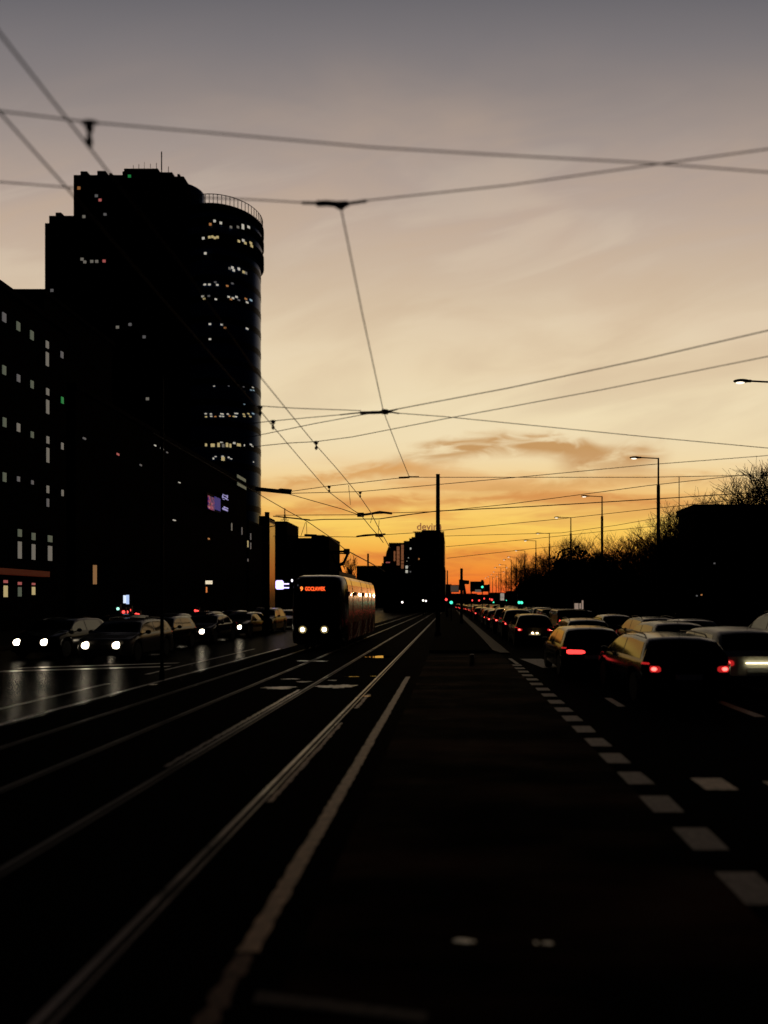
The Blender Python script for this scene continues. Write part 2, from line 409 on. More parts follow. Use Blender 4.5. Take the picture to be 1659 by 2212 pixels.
M_WP = mat('worn_paint_and_glint', (.5,.45,.38), .35, .7, var=.5, scale=7, bump=.3, bscale=20)
def puddle(cx, cy, rx, ry, seed, m=None):
    rnd = random.Random(seed); pts = []
    n = 44; ph = [rnd.uniform(0,6.3) for _ in range(3)]
    for i in range(n):
        a = 2*PI*i/n; k = 1+.18*math.sin(2*a+ph[0])+.14*math.sin(3*a+ph[1])+.08*math.sin(7*a+ph[2])+(rnd.uniform(-.22,.22) if m else 0)
        pts.append((cx+rx*k*math.cos(a), cy+ry*k*math.sin(a), .0055))
    mb = MB(); mb.add(pts, [tuple(range(n))])
    struct('worn_paint_or_glint' if m else 'puddle', mb, m or M_PUDDLE)
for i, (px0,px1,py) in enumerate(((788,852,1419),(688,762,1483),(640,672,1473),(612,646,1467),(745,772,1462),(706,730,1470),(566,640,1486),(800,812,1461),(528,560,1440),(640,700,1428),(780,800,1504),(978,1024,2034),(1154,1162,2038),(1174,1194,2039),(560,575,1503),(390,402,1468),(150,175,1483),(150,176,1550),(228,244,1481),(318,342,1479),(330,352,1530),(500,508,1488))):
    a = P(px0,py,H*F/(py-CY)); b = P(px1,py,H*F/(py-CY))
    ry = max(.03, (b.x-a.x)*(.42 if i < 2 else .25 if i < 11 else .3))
    puddle((a.x+b.x)/2, a.y, (b.x-a.x)/2, ry*(.6 if 11<=i<=13 else 1), i, M_WP if 11<=i<=13 else M_WP if i in (1,2,3,5,6,9) else None)  # the foreground patches put bright road glints into pale paint
# bollard stub and drain
t = empty('bollard', (.68,22.4,0), 'short brown bollard standing on the asphalt before the median', 'bollard')
MB().lathe((0,0,0), [(.09,0),(.085,.3),(.07,.34),(.02,.36)], 12).build('post', mat('bollard_paint', (.22,.13,.05), .5, .4), t)
MB().lathe((0,0,.22), [(.092,0),(.092,.05)], 12).build('reflective_band', M_PAINT, t)

# ------------------------------------------------------------------ cars
def interp(pts, y):
    if y <= pts[0][0]: return pts[0][1]
    for a, b in zip(pts, pts[1:]):
        if y <= b[0]:
            t = (y-a[0])/(b[0]-a[0]); t2 = t*t*(3-2*t)*.35+t*.65
            return a[1]+(b[1]-a[1])*t2
    return pts[-1][1]
KINDS = {
 'hatchback': dict(L=4.15, w=.88, top=[(0,.90),(.07,.98),(.42,1.36),(.62,1.42),(1.5,1.46),(2.2,1.43),(2.5,1.36),(3.15,.98),(3.4,.93),(3.95,.80),(4.15,.62)], belt=[(0,.90),(3.15,.90),(4.15,.62)], gl=(.11,.40), gf=(2.53,3.10), side=(.75,2.75), wh=(.72,3.35)),
 'estate': dict(L=4.5, w=.89, top=[(0,.90),(.06,.97),(.34,1.33),(.52,1.40),(1.6,1.45),(2.4,1.42),(2.75,1.35),(3.45,.97),(3.7,.92),(4.3,.80),(4.5,.62)], belt=[(0,.92),(3.45,.90),(4.5,.62)], gl=(.09,.33), gf=(2.78,3.40), side=(.55,3.0), wh=(.8,3.6)),
 'sedan': dict(L=4.5, w=.88, top=[(0,.93),(.1,1.0),(.55,1.03),(.75,1.07),(1.35,1.38),(1.9,1.43),(2.5,1.41),(2.75,1.35),(3.4,.97),(3.65,.92),(4.3,.78),(4.5,.6)], belt=[(0,.93),(3.4,.90),(4.5,.6)], gl=(.78,1.3), gf=(2.78,3.35), side=(1.15,3.0), wh=(.85,3.6)),
 'suv': dict(L=4.5, w=.92, top=[(0,.98),(.06,1.05),(.35,1.5),(.55,1.6),(1.6,1.64),(2.4,1.61),(2.75,1.52),(3.35,1.12),(3.6,1.07),(4.25,.98),(4.5,.75)], belt=[(0,1.0),(3.35,1.02),(4.5,.75)], gl=(.1,.34), gf=(2.78,3.3), side=(.6,3.0), wh=(.8,3.6)),
 'van': dict(L=4.8, w=.95, top=[(0,1.0),(.03,1.15),(.1,1.75),(.25,1.9),(2.6,1.95),(3.2,1.9),(3.45,1.8),(4.1,1.15),(4.35,1.08),(4.65,.98),(4.8,.78)], belt=[(0,1.0),(4.1,1.05),(4.8,.78)], gl=(.035,.1), gf=(3.48,4.05), side=(2.5,3.6), wh=(.85,3.9)),
}
def car_surface(k):
    K = KINDS[k]; Ln, w = K['L'], K['w']; R = .33
    def pts(y):
        T = interp(K['top'], y); B = min(interp(K['belt'], y), T)
        e0 = min(1, .86+.14*min(1, y/.16)); e1 = min(1, .78+.22*min(1, (Ln-y)/.35)**.6)
        W = w*e0*e1
        zb = .22+.14*(1-min(1, y/.2))+.06*(1-min(1, (Ln-y)/.3))
        za = zb
        for wy in K['wh']:
            d = abs(y-wy)
            if d < R+.05: za = max(za, R+math.sqrt(max(0, (R+.05)**2-d*d)))
        g = T-B; k_ = min(1, g/.3); wt = W*(1-.24*min(1.2, g/.5)) if k != 'van' else W*(1-.07*min(1.2, g/.5))
        za = min(za, B-.14)
        return [(0,zb),(W*.75,zb),(W*.93,za),(W*.985,za+.05),(W,max(za+.07,.58*B+.02)),(W*.99,max(za+.09,B-.05)),(W*.955,B+.0),
                (wt+(W*.955-wt)*.12*k_, T-.07*k_-.0),(wt-.05,T-.012*k_),(wt*.5,T+.012*k_+.008),(0,T+.02*k_+.01)]
    return pts, K
def car_S(pts, y, s):
    p = pts(y); i = min(len(p)-2, int(s)); t = s-i
    return Vector((p[i][0]+(p[i+1][0]-p[i][0])*t, y, p[i][1]+(p[i+1][1]-p[i][1])*t))
def patch(pts, ya, yb, sa, sb, sign, off, ny=8, ns=3, mb=None):
    mb = mb or MB(); g = []
    for i in range(ny+1):
        row = []
        for j in range(ns+1):
            fy = i/ny; fs = j/ns
            y = (ya(fs) if callable(ya) else ya)*(1-fy)+(yb(fs) if callable(yb) else yb)*fy; s = sa+(sb-sa)*fs
            p = car_S(pts, y, s); a = car_S(pts, y+.02, s)-car_S(pts, y-.02, s); b = car_S(pts, y, min(9.99,s+.05))-car_S(pts, y, max(0,s-.05))
            n = a.cross(b); n = n.normalized() if n.length > 1e-9 else Vector((0,0,1))
            if n.z < 0 and s > 8: n = -n
            if s <= 8 and n.x < 0: n = -n
            q = p+n*off; q.x *= sign; row.append(q)
        g.append(row)
    o = len(mb.v)
    for r in g: mb.v += r
    for i in range(ny):
        for j in range(ns):
            a = o+i*(ns+1)+j; f = (a,a+1,a+ns+2,a+ns+1)
            mb.f.append(f if sign > 0 else f[::-1])
    return mb
def make_car(kind, tail, plate_lit=False, head=False, bar=False):
    pts, K = car_surface(kind); Ln, W = K['L'], K['w']
    r = bpy.data.objects.new({'van':'van','suv':'suv'}.get(kind,'car'), None); COL.objects.link(r)
    ys = [0,.03,.07,.12,.18]
    y = .25
    while y < Ln-.12: ys.append(y); y += .085
    ys += [Ln-.1,Ln-.05,Ln]
    mb = MB(); n = 11; m = 2*n-2
    for y in ys:
        p = pts(y); ring = [(x,y,z) for x,z in p]+[(-x,y,z) for x,z in p[-2:0:-1]]
        mb.v += [Vector(q) for q in ring]
    for i in range(len(ys)-1):
        for k in range(m):
            a = i*m+k; b = i*m+(k+1)%m; mb.f.append((a,b,b+m,a+m)[::-1])
    mb.f.append(tuple(range(m))); mb.f.append(tuple((len(ys)-1)*m+k for k in range(m-1,-1,-1)))
    body = mb.build('body', M_PAINTS[0], r, smooth=True)
    # glass
    g0, g1 = K['gl']; mb = MB()
    for sg in (1,-1): patch(pts, g0, g1, 8.02, 9.999, sg, .006, 6, 4, mb)
    if kind == 'van':
        mb = MB(); 
        for sg in (1,-1): mb.quad((sg*.08,-.012,1.12),(sg*.72,-.012,1.12),(sg*.68,.05,1.66),(sg*.08,.05,1.66)) if sg > 0 else mb.quad((sg*.72,-.012,1.12),(sg*.08,-.012,1.12),(sg*.08,.05,1.66),(sg*.68,.05,1.66))
    mb.build('rear_window', M_CARGL, r, smooth=True)
    f0, f1 = K['gf']; mb = MB()
    for sg in (1,-1): patch(pts, f0, f1, 8.05, 9.999, sg, .006, 6, 4, mb)
    mb.build('windscreen', M_CARGL, r, smooth=True)
    s0, s1 = K['side']; mid = (s0+s1)/2+.1
    for sg in (1,-1):
        for a, b in ((s0, mid-.03), (mid+.03, s1)):
            fa = (lambda fs, a=a: a-.12*(1-fs)) if a == s0 else a
            fb = (lambda fs, b=b: b+.42*(1-fs)) if b == s1 else b
            patch(pts, fa, fb, 6.12, 6.93, sg, .006, 7, 2).build('side_window', M_SIDEGL, r, smooth=True)
    # lamps
    zt = min(interp(K['top'], .05), interp(K['belt'], .1))-.13
    for sg in (1,-1):
        xo = W*.865; mb = MB()
        if kind == 'van': hw, hh, zc = .06, .22, 1.05
        elif bar: hw, hh, zc = .25, .065, zt
        else: hw, hh, zc = (.105 if tail is M_TAILB else .14), .065, zt
        xc = xo-hw-.005
        outl = [(xc-hw,zc-hh*.6),(xc-hw*.6,zc-hh),(xc+hw*.8,zc-hh),(xc+hw,zc-hh*.5),(xc+hw,zc+hh*.7),(xc+hw*.8,zc+hh),(xc-hw*.7,zc+hh*.8),(xc-hw,zc+hh*.3)]
        mb.yprism([(sg*x,z) for x,z in (outl if sg > 0 else outl[::-1])], -.022, .03)
        lamp = mb.build('tail_light', M_TAILD if tail is M_TAILB else tail, r)
        if tail is M_TAILB:
            MB().ball((sg*(xc+.03),-.025,zc), hw*.55, .02, hh*.62, 12, 6).build('bulb', M_TAILB, lamp, smooth=True)
        mb = MB(); patch(pts, .02, .2, 5.1, 5.9, sg, .008, 3, 2, mb); mb.build('lens_side', M_TAILD, lamp)
        mb = MB().lathe((sg*W*.56,Ln-.03,(.70 if kind in('suv','van') else .60)), [(.125,-.06),(.12,.03),(.07,.055)], 16, 'y')
        hl = mb.build('headlight', M_HEAD if head else M_HEADOFF, r, smooth=True)
    zp = .62 if kind in ('hatchback','estate','suv') else .5
    MB().box(-.26,.26,-.018,.0,zp-.055,zp+.055).build('number_plate', M_PLATE, r)
    if plate_lit == 2:
        MB().box(-.3,.3,-.05,-.02,zp+.14,zp+.155).build('plate_lamp_or_glow', emitm('hatch_glow_strip', (1,.9,.6), 5), r)  # added glowing strip that brightens the hatch, not a real lamp
    elif plate_lit:
        for sx in (-.1,.1): MB().ball((sx,-.03,zp+.085), .03, .018, .018, 8, 5).build('plate_lamp_or_glow', emitm('plate_bulb', (1,.82,.5), 75), r)
    mb = MB().box(-W*.84,W*.84,-.035,.06,.36,.50); mb.build('rear_bumper', M_TRIM, r)
    MB().box(-W*.66,W*.66,Ln-.06,Ln+.02,.26,.50).build('grille', M_TRIM, r)
    for sg in (1,-1):
        ym = K['gf'][1]-.42; bz = interp(K['belt'], ym)+.09
        mb = MB().ball((sg*(W+.10),ym,bz), .10, .055, .075, 10, 6); mb.tube([(sg*W*.93,ym,bz-.05),(sg*(W+.05),ym,bz-.02)], .02)
        mb.build('door_mirror', M_PAINTS[0], r, smooth=True)
    for wy in K['wh']:
        for sg in (1,-1):
            t = MB().lathe((sg*(W-.11),wy,.32), [(.20,-.1),(.30,-.1),(.32,-.07),(.32,.07),(.30,.1),(.20,.1)], 20, 'x').build('wheel', M_TYRE, r, smooth=True)
            mb = MB().lathe((sg*(W-.11),wy,.32), [(.19,-.085),(.205,-.07),(.205,.085),(.18,.09),(.05,.095)], 14, 'x')
            mb.build('rim', M_RIM, t, smooth=True)
    zr = interp(K['top'], 1.0)
    MB().tube([(0,.62,interp(K['top'],.62)+.02),(0,.52,interp(K['top'],.6)+.14)], .006, 5).build('aerial', M_TRIM, r)
    if kind in ('estate','suv'):
        for sg in (1,-1):
            xr = W*.70
            MB().tube([(sg*xr,.75,interp(K['top'],.75)-.01),(sg*xr,.85,interp(K['top'],.85)+.045),(sg*xr,1.7,interp(K['top'],1.7)+.05),(sg*xr,2.35,interp(K['top'],2.35)+.045),(sg*xr,2.45,interp(K['top'],2.45)-.01)], .016, 6).build('roof_rail', M_TRIM, r, smooth=True)
    return r
M_PAINTS = [mat('paint_black', (.003,.003,.0035), .15, .5, ior=1.18), mat('paint_navy', (.003,.005,.016), .15, .5, ior=1.2),
            mat('paint_grey', (.030,.022,.013), .2, .4, ior=1.14), mat('paint_silver', (.05,.046,.042), .2, .4, metal=.15, ior=1.18),
            mat('paint_white', (.50,.48,.38), .25, .4, ior=1.2), mat('paint_blue', (.012,.035,.07), .2, .4, ior=1.35), mat('paint_maroon', (.03,.005,.005), .2, .4, ior=1.28)]
PROTO = {}
def car(kind, x, y, paint, label, cat='car', group=None, rz=0, tail='n', plate=False, head=False, bar=False, sc=1.0, sz=1.0):
    key = (kind, tail, plate, head, bar)
    tm = {'n': M_TAIL, 'b': M_TAILB, 'd': M_TAILD}[tail]
    if key not in PROTO: PROTO[key] = o = make_car(kind, tm, plate, head, bar); PROTO[key] = o
    else: o = copy_tree(PROTO[key])
    o.location = (x, y, 0); o.rotation_euler = (0,0,rz); o.scale = (sc, sc, sz)
    for ch in o.children:
        if ch.name.split('.')[0] in ('body','door_mirror'):
            ch.material_slots[0].link = 'OBJECT'; ch.material_slots[0].material = M_PAINTS[paint]
    tag(o, label, cat, group); return o
G1 = 'cars queuing away from the camera on the right carriageway'
car('hatchback', 3.86, 18.4, 0, 'black hatchback with a long red tail light strip behind the dashed line', group=G1, bar=True, sz=.93)
car('estate', 4.63, 13.3, 1, 'dark blue estate car with blurred round red tail lights, nearest the camera', group=G1, sz=.95, tail='b')
car('hatchback', 6.5, 14.4, 4, 'pale car cut by the right edge of the photo beside the blue estate', group=G1, tail='b', plate=2)
car('suv', 3.86, 31.6, 2, 'brown crossover with a brightly lit number plate and double red tail lights', group=G1, plate=True, tail='b', sz=.9)
car('suv', 3.75, 38.0, 0, 'tall black car with one round bright tail light ahead of the brown crossover', group=G1, tail='b')
car('estate', 5.15, 25.4, 3, 'silver car roof showing just above the black hatchback', group=G1, tail='d', sz=.97)
car('van', 6.9, 38.5, 2, 'olive grey van with tall narrow red tail lights', 'van', G1, tail='n', sz=.84)
car('van', 6.75, 44.0, 0, 'dark van just ahead of the olive grey van', 'van', G1, tail='n', sz=.82)
car('hatchback', 7.75, 31.5, 3, 'small car with two round red lights right of the olive van', group=G1, tail='b', sc=.93)
car('estate', 8.1, 26.0, 2, 'grey car with one orange red tail light, middle of the right lanes', group=G1, tail='b')
car('hatchback', 6.7, 19.6, 3, 'silver hatchback roof directly behind the blue estate', group=G1, tail='d')
car('sedan', 8.7, 23.0, 5, 'blue car with a pale curved roof near the right edge', group=G1, tail='n')
car('suv', 10.75, 19.6, 3, 'tall light coloured car at the right edge, farthest to the right', group=G1, tail='d', sz=1.06)
far = []
rr = random.Random(11)
def curve_x(y): return -((max(0, y-105)/95)**2)*5.0
names = ['black','navy','grey','silver','white','blue','dark red']
ordn = ['second','third','fourth','fifth','sixth','seventh','eighth','ninth','tenth','eleventh','twelfth','thirteenth','fourteenth','fifteenth','sixteenth','seventeenth','eighteenth','nineteenth','twentieth','twenty-first','twenty-second']
y = 45.0
for i in range(19):
    kd = rr.choice(['hatchback','estate','sedan','suv','hatchback']); pt = rr.choice([0,1,2,3,3,4,6])
    car(kd, 3.65+rr.uniform(-.2,.2)+curve_x(y), y, pt, '%s %s, %s ahead of the tall black car beside the median' % (names[pt], kd, 'first' if i == 0 else ordn[i-1]), group=G1, tail=rr.choice('nbb'))
    y += rr.uniform(5.6,7.6)
y = 50.5
for i in range(17):
    kd = rr.choice(['hatchback','estate','sedan','suv']); pt = rr.choice([0,1,2,3,3,4,6])
    car(kd, 6.9+rr.uniform(-.2,.2)+curve_x(y), y, pt, '%s %s, %s ahead of the dark van in the middle lane' % (names[pt], kd, 'first' if i == 0 else ordn[i-1]), group=G1, tail=rr.choice('nbb'))
    y += rr.uniform(6,8.5)
y = 50
for i in range(8):
    kd = rr.choice(['hatchback','estate','sedan']); pt = rr.choice([0,2,3])
    car(kd, 9.9+rr.uniform(-.2,.2)+curve_x(y), y, pt, '%s %s, %s along the far right lane beneath the street lamps' % (names[pt], kd, 'first' if i == 0 else ordn[i-1]), group=G1, tail='n')
    y += rr.uniform(9,14)
G2 = 'oncoming cars on the left carriageway'
def onc(kind, R, Y, paint, label, head=True, rz=0):
    K = KINDS[kind]; return car(kind, R-K['w'], Y+K['L'], paint, label, group=G2, rz=PI+rz, head=head, tail='d')
onc('estate', -11.1, 22.8, 3, 'grey oncoming car with sunset glints on its side, nearest to the stop line', rz=.06)
onc('hatchback', -11.95, 28.0, 0, 'oncoming car behind the thin dark pole with a warm lit windscreen pillar', rz=.04)
onc('sedan', -11.9, 33.6, 1, 'dark blue oncoming saloon with a bluish roof line and yellow headlight')
onc('hatchback', -14.3, 24.6, 0, 'oncoming car farthest left with a pair of blurred white headlights')
onc('hatchback', -14.9, 30.5, 2, 'oncoming grey hatchback in the outer left lane behind the farthest left car')
onc('estate', -11.9, 39.6, 0, 'oncoming estate car left of the tram with white headlights', head=True)
onc('suv', -12.0, 45.5, 2, 'oncoming grey SUV right beside the tram front, lamps off', head=False)
onc('sedan', -15.0, 36.5, 3, 'silver saloon in the outer left lane with a pale rim of light', head=False)
onc('hatchback', -15.1, 42.0, 3, 'silver hatchback, middle of the outer left lane', head=False)
onc('hatchback', -15.2, 48.0, 0, 'black hatchback in the outer left lane farthest from the camera', head=False)
onc('estate', -12.1, 52.0, 3, 'silver estate behind the grey SUV left of the tram', head=False)

# ------------------------------------------------------------------ tram
M_TRAMY = mat('tram_yellow', (.62,.36,.17), .2, .5, metal=.7, coat=.1, bump=.05, bscale=1.5)
M_TRAMR = mat('tram_red', (.30,.07,.05), .09, .5, metal=.45)
M_TRAMB = mat('tram_black', (.003,.003,.0035), .15, .3)
tram = empty('tram', (-5.6,28.3,0), 'low floor tram on line 9 with two round headlights and orange destination display', 'tram')
def tram_ring(hw, zt, zb=.32):
    a = []
    for x, z in ((.0,zb),(hw*.92,zb),(hw,zb+.1),(hw,1.0),(hw,1.9),(hw*.985,2.5),(hw*.955,zt-.42),(hw*.90,zt-.20),(hw*.80,zt-.07),(hw*.62,zt-.015),(0,zt)):
        a.append((x,z))
    return a
def tram_loft(name, st, m, s0=0, s1=10, parent=None, close=True, smooth=True):
    mb = MB()
    rings = []
    for (y, hw, zt, cx, *rest) in st:
        zb = rest[0] if rest else .32
        p = tram_ring(hw, zt, zb)
        ring = [(cx+x,y,z) for x,z in p]+[(cx-x,y,z) for x,z in p[-2:0:-1]]
        rings.append(ring); mb.v += [Vector(q) for q in ring]
    m_ = len(rings[0])
    for i in range(len(st)-1):
        for k in range(m_):
            a = i*m_+k; b = i*m_+(k+1)%m_; mb.f.append((a,a+m_,b+m_,b))
    mb.f.append(tuple(range(m_))); mb.f.append(tuple((len(st)-1)*m_+k for k in range(m_-1,-1,-1)))
    return mb.build(name, m, parent, smooth=smooth)
ZT = 3.22
# nose: raked and tapered
nose = [(0,.86,2.0,0,.42),(.03,.93,2.35,0,.36),(.12,.99,2.85,0,.33),(.30,1.05,3.08,0),(.62,1.12,3.18,0),(1.0,1.165,ZT,0)]
tram_loft('cab', nose, M_TRAMB, parent=tram)
joints = [1.0,2.9,5.6,8.3,9.7,11.2]
segs = [(1.04,2.35),(2.43,5.55),(5.65,7.85),(7.95,9.35),(9.45,11.3)]
for a, b in segs:
    st = [(a,1.165,ZT,0),(a+.05,1.175,ZT,0),((a+b)/2,1.175,ZT,0),(b-.05,1.175,ZT,0),(b,1.165,ZT,0)]
    seg = tram_loft('body_module', st, M_TRAMR, parent=tram)
    # roof cove panel: brighter yellow band above the windows
    for sg in (1,-1):
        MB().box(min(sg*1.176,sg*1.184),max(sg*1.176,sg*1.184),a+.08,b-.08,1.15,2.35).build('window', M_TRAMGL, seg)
        mb = MB()
        prof = [(1.158,2.52),(1.122,ZT-.42),(1.062,ZT-.2),(.95,ZT-.07)]
        for (x0,z0),(x1,z1) in zip(prof, prof[1:]):
            q = [(sg*(x0+.012),a+.04,z0),(sg*(x0+.012),b-.04,z0),(sg*(x1+.012),b-.04,z1+.008),(sg*(x1+.012),a+.04,z1+.008)]
            mb.quad(*(q if sg > 0 else q[::-1]))
        mb.build('roof_cove', M_TRAMY, seg, smooth=True)
for j in (2.39,5.60,7.90,9.40):
    tram_loft('bellows', [(j-.09,1.12,ZT-.05,0),(j+.09,1.12,ZT-.05,0)], M_TRIM, parent=tram, smooth=False)
# rear modules round the bend (heading left)
rb = bpy.data.objects.new('rear_body', None)
st = [(11.35,1.15,ZT,-.03),(11.9,1.17,ZT,-.2),(14,1.175,ZT,-1.0),(17,1.175,ZT,-2.3),(20,1.17,ZT,-3.7)]
tram_loft('rear_module', st, M_TRAMR, parent=tram)
# windscreen, display, lamps
mb = MB(); 
mb.quad((-.78,.028,1.15),(.78,.028,1.15),(.86,-.012+.06,2.25),(-.86,.048,2.25))
mb.add([(-.80,-.02,1.05),(.80,-.02,1.05),(.86,.0,2.1),(-.86,.0,2.1),(.80,.09,2.62),(-.80,.09,2.62)], [(0,1,2,3),(3,2,4,5)])
mb.build('windscreen', M_CARGL, tram)
MB().box(-.75,.62,-.03,.02,2.49,2.72).build('destination_display', M_TRAMB, tram)
disp = [o for o in tram.children if o.name.startswith('destination_display')][0]
M_LED = emitm('led_amber', (1,.10,.02), 1.5); M_LED2 = emitm('led_amber_number', (1,.22,.04), 1.8)
text_mesh('line_number', '9', M_LED2, .24, .006, disp, (-.60,-.035,2.60), bold=.008)
dt = text_mesh('destination_text', 'GOCŁAWEK', M_LED, .225, .006, disp, (-.04,-.035,2.60), bold=.008); dt.scale = (.66,1,1)
for sx in (-.64,.26):
    h = MB().lathe((sx+.08,-.02,.92), [(.17,.02),(.17,-.01),(.15,-.03)], 20, 'y').build('headlight', mat('lamp_dish_halo', (.5,.45,.3), .25, .5, emit=(1,.72,.25), es=.06), tram, smooth=True)  # emission in the dish imitates the halo round the bulb
    MB().lathe((sx+.08,-.055,.92), [(.075,.03),(.08,0),(.05,-.03)], 16, 'y').build('bulb', emitm('tram_bulb', (1,.88,.6), 22), h)
MB().ball((1.0,-.05,2.15), .06, .05, .16, 8, 6).build('wing_mirror', M_TRIM, tram)
MB().ball((-1.0,-.02,2.95), .04, .03, .06, 8, 6).build('marker_lamp', emitm('marker_lamp', (.9,.85,1), 2.5), tram)
MB().box(-.8,.8,-.06,.1,.30,.55).build('bumper', M_TRIM, tram)
for yy in (1.6,3.0,6.2,8.8):
    for sg in (1,-1):
        MB().lathe((sg*.72,yy,.32), [(.28,-.06),(.31,-.05),(.31,.05),(.28,.06)], 18, 'x').build('wheel', M_STEEL, tram, smooth=True)
MB().box(-.7,.6,2.2,7.5,ZT,ZT+.22).build('roof_equipment', M_STEEL, tram)
# pantograph on the rear module
pg = MB()
def TL(px, py, Y=43.0):
    p = P(px,py,Y); return (p.x+5.6, p.y-28.3, p.z)
pg.tube([TL(738,1243),TL(731,1219)], .12, 6)
pg.tube([TL(727,1218),TL(734,1220),TL(742,1217)], .12, 6)
pg.tube([TL(727,1218),TL(716,1194)], .085, 6); pg.tube([TL(742,1217),TL(751,1197)], .085, 6)
pg.tube([TL(700,1192),TL(752,1191)], .075, 6); pg.tube([TL(704,1195.5),TL(750,1195.5)], .045, 6)
for cx_ in (726,744):
    pg.tube([TL(cx_+2.6*math.cos(a*PI/5),1221.5+2.6*math.sin(a*PI/5)) for a in range(11)], .02, 4)
pg.tube([TL(744,1219),TL(758,1207)], .018, 4)
pg.tube([TL(716,1236),TL(720,1232),TL(723,1233),TL(724,1240)], .05, 5); pg.tube([TL(712,1240),TL(742,1240),TL(746,1243)], .03, 5)
pg.build('pantograph', M_STEEL, tram)
a = TL(749,1191.5); MB().box(a[0]-.17,a[0]+.17,a[1]-.15,a[1]+.15,a[2]-.17,a[2]+.17).build('collector_box', M_STEEL, tram)

# ------------------------------------------------------------------ overhead wires
GW = 'overhead tram wires'
def wire(label, pts, Z=5.6, r=.009, ins=(), rods=(), name='span_wire', group=GW, hang=.22):
    q = [ZH(x,y,Z) for x,y in pts]
    root = empty(name, tuple(q[0]), label, 'wire', group)
    dense = []
    for a, b in zip(q, q[1:]): dense.append(a)
    dense.append(q[-1])
    rad = [max(r, r*p.y/14) if p.y > 14 else r for p in dense]
    MB().tube(dense, rad, 5).build('cable', M_WIRE, root, world=True)
    for (x, y) in ins:
        c = ZH(x,y,Z); s = max(1, c.y/16)
        mb = MB(); mb.tube([c+Vector((-.13*s,0,-.015)),c+Vector((-.05*s,0,.02)),c+Vector((.05*s,0,.02)),c+Vector((.13*s,0,-.015))], .018*s, 6)
        mb.lathe(c, [(.02*s,0),(.055*s,-.03*s),(.05*s,-.08*s),(.03*s,-.09*s),(.058*s,-.11*s),(.055*s,-.16*s),(.02*s,-.17*s),(.015*s,-.24*s)], 8)
        mb.build('insulator', M_INS, root, world=True, smooth=True)
    for (rp, rw) in rods:
        qq = [ZH(x,y,Z) for x,y in rp]
        MB().tube(qq, rw, 6).build('insulating_rod', M_INS, root, world=True)
    return root
wire('highest wire, crossing the whole sky from left to right', [(-160,222),(0,240),(193,264),(500,291),(800,318),(1100,336),(1400,352),(1659,372),(1850,388)], 5.6, .0062)
wire('wire from behind the tower to the dark triangular joint at upper centre', [(-160,380),(0,393),(150,405),(445,427),(560,432),(660,438),(735,441)], 5.8, .0062,
     rods=[([(652,438),(690,439)],.013),([(684,440),(705,439),(728,441),(752,440)],.026)])
wire('wire rising from the triangular joint to the right edge', [(735,441),(792,433),(1100,400),(1440,352),(1659,322),(1850,296)], 5.8, .0062, rods=[([(735,442),(792,434)],.014)])
# triangular node plate and longitudinal rope
q0 = ZH(737,441,5.8)
mb = MB(); a = .11; pl = [ZH(714,441,5.8),ZH(754,440,5.8),ZH(740,452,5.78),ZH(732,452,5.78)]
mb.add([p+Vector((0,-.012,0)) for p in pl]+[p+Vector((0,.012,0)) for p in pl], [(0,1,2,3),(7,6,5,4),(0,4,5,1),(1,5,6,2),(2,6,7,3),(3,7,4,0)])
tag(mb.build('joint_plate', M_STEEL), 'dark triangular joint plate where the upper wires meet', 'joint')
def rope(label, pts3, r=.008, name='contact_wire', group=GW, far=16):
    rad = [r*max(1, p.y/far) for p in pts3]
    return tag(MB().tube(pts3, rad, 5).build(name, M_WIRE), label, 'wire', group)
rope('steep wire dropping from the triangular joint to the joint low in the sky', [ZH(737,452,5.78),ZH(783,680,5.62),ZH(828,888,5.6),ZH(858,966,5.6),ZH(884,1030,5.6)], .008, 'longitudinal_rope')
def cw(pts, Z): return [ZH(x,y,Z) for x,y in pts]
rope('contact wire running from the top left corner to the insulator left of centre', cw([(-60,-4),(0,72),(100,200),(193,318),(225,360),(400,583),(555,805),(620,885),(683,962),(730,1015),(777,1072)],5.4), .0085)
rope('contact wire of the near track, its low stretch towards the rooftops', cw([(777,1072),(800,1105),(815,1135),(832,1165),(842,1183)],5.4), .009)
rope('contact wire from the left edge down past the two black insulators', cw([(-60,170),(0,243),(75,328),(150,412),(350,645),(563,888),(592,924),(650,992),(711,1063),(760,1100),(780,1113)],5.4), .0085)
rope('contact wire continuing from the bent rod to the far rooftops', cw([(780,1113),(800,1138),(818,1158),(828,1172)],5.4), .009)
rope('tram wire running down beside the tower to the pantograph', cw([(330,935),(440,998),(540,1056),(577,1078),(622,1104),(666,1128),(710,1158),(747,1188)],5.3), .009)
rope('thin wire beyond the pantograph towards the poplar', cw([(747,1188),(775,1203),(800,1216),(830,1234)],5.3), .012)
rope('feeder wire from the thick rod to the bent rod', cw([(620,1066),(690,1086),(740,1100),(777,1113)],5.6), .009, 'feeder_wire')
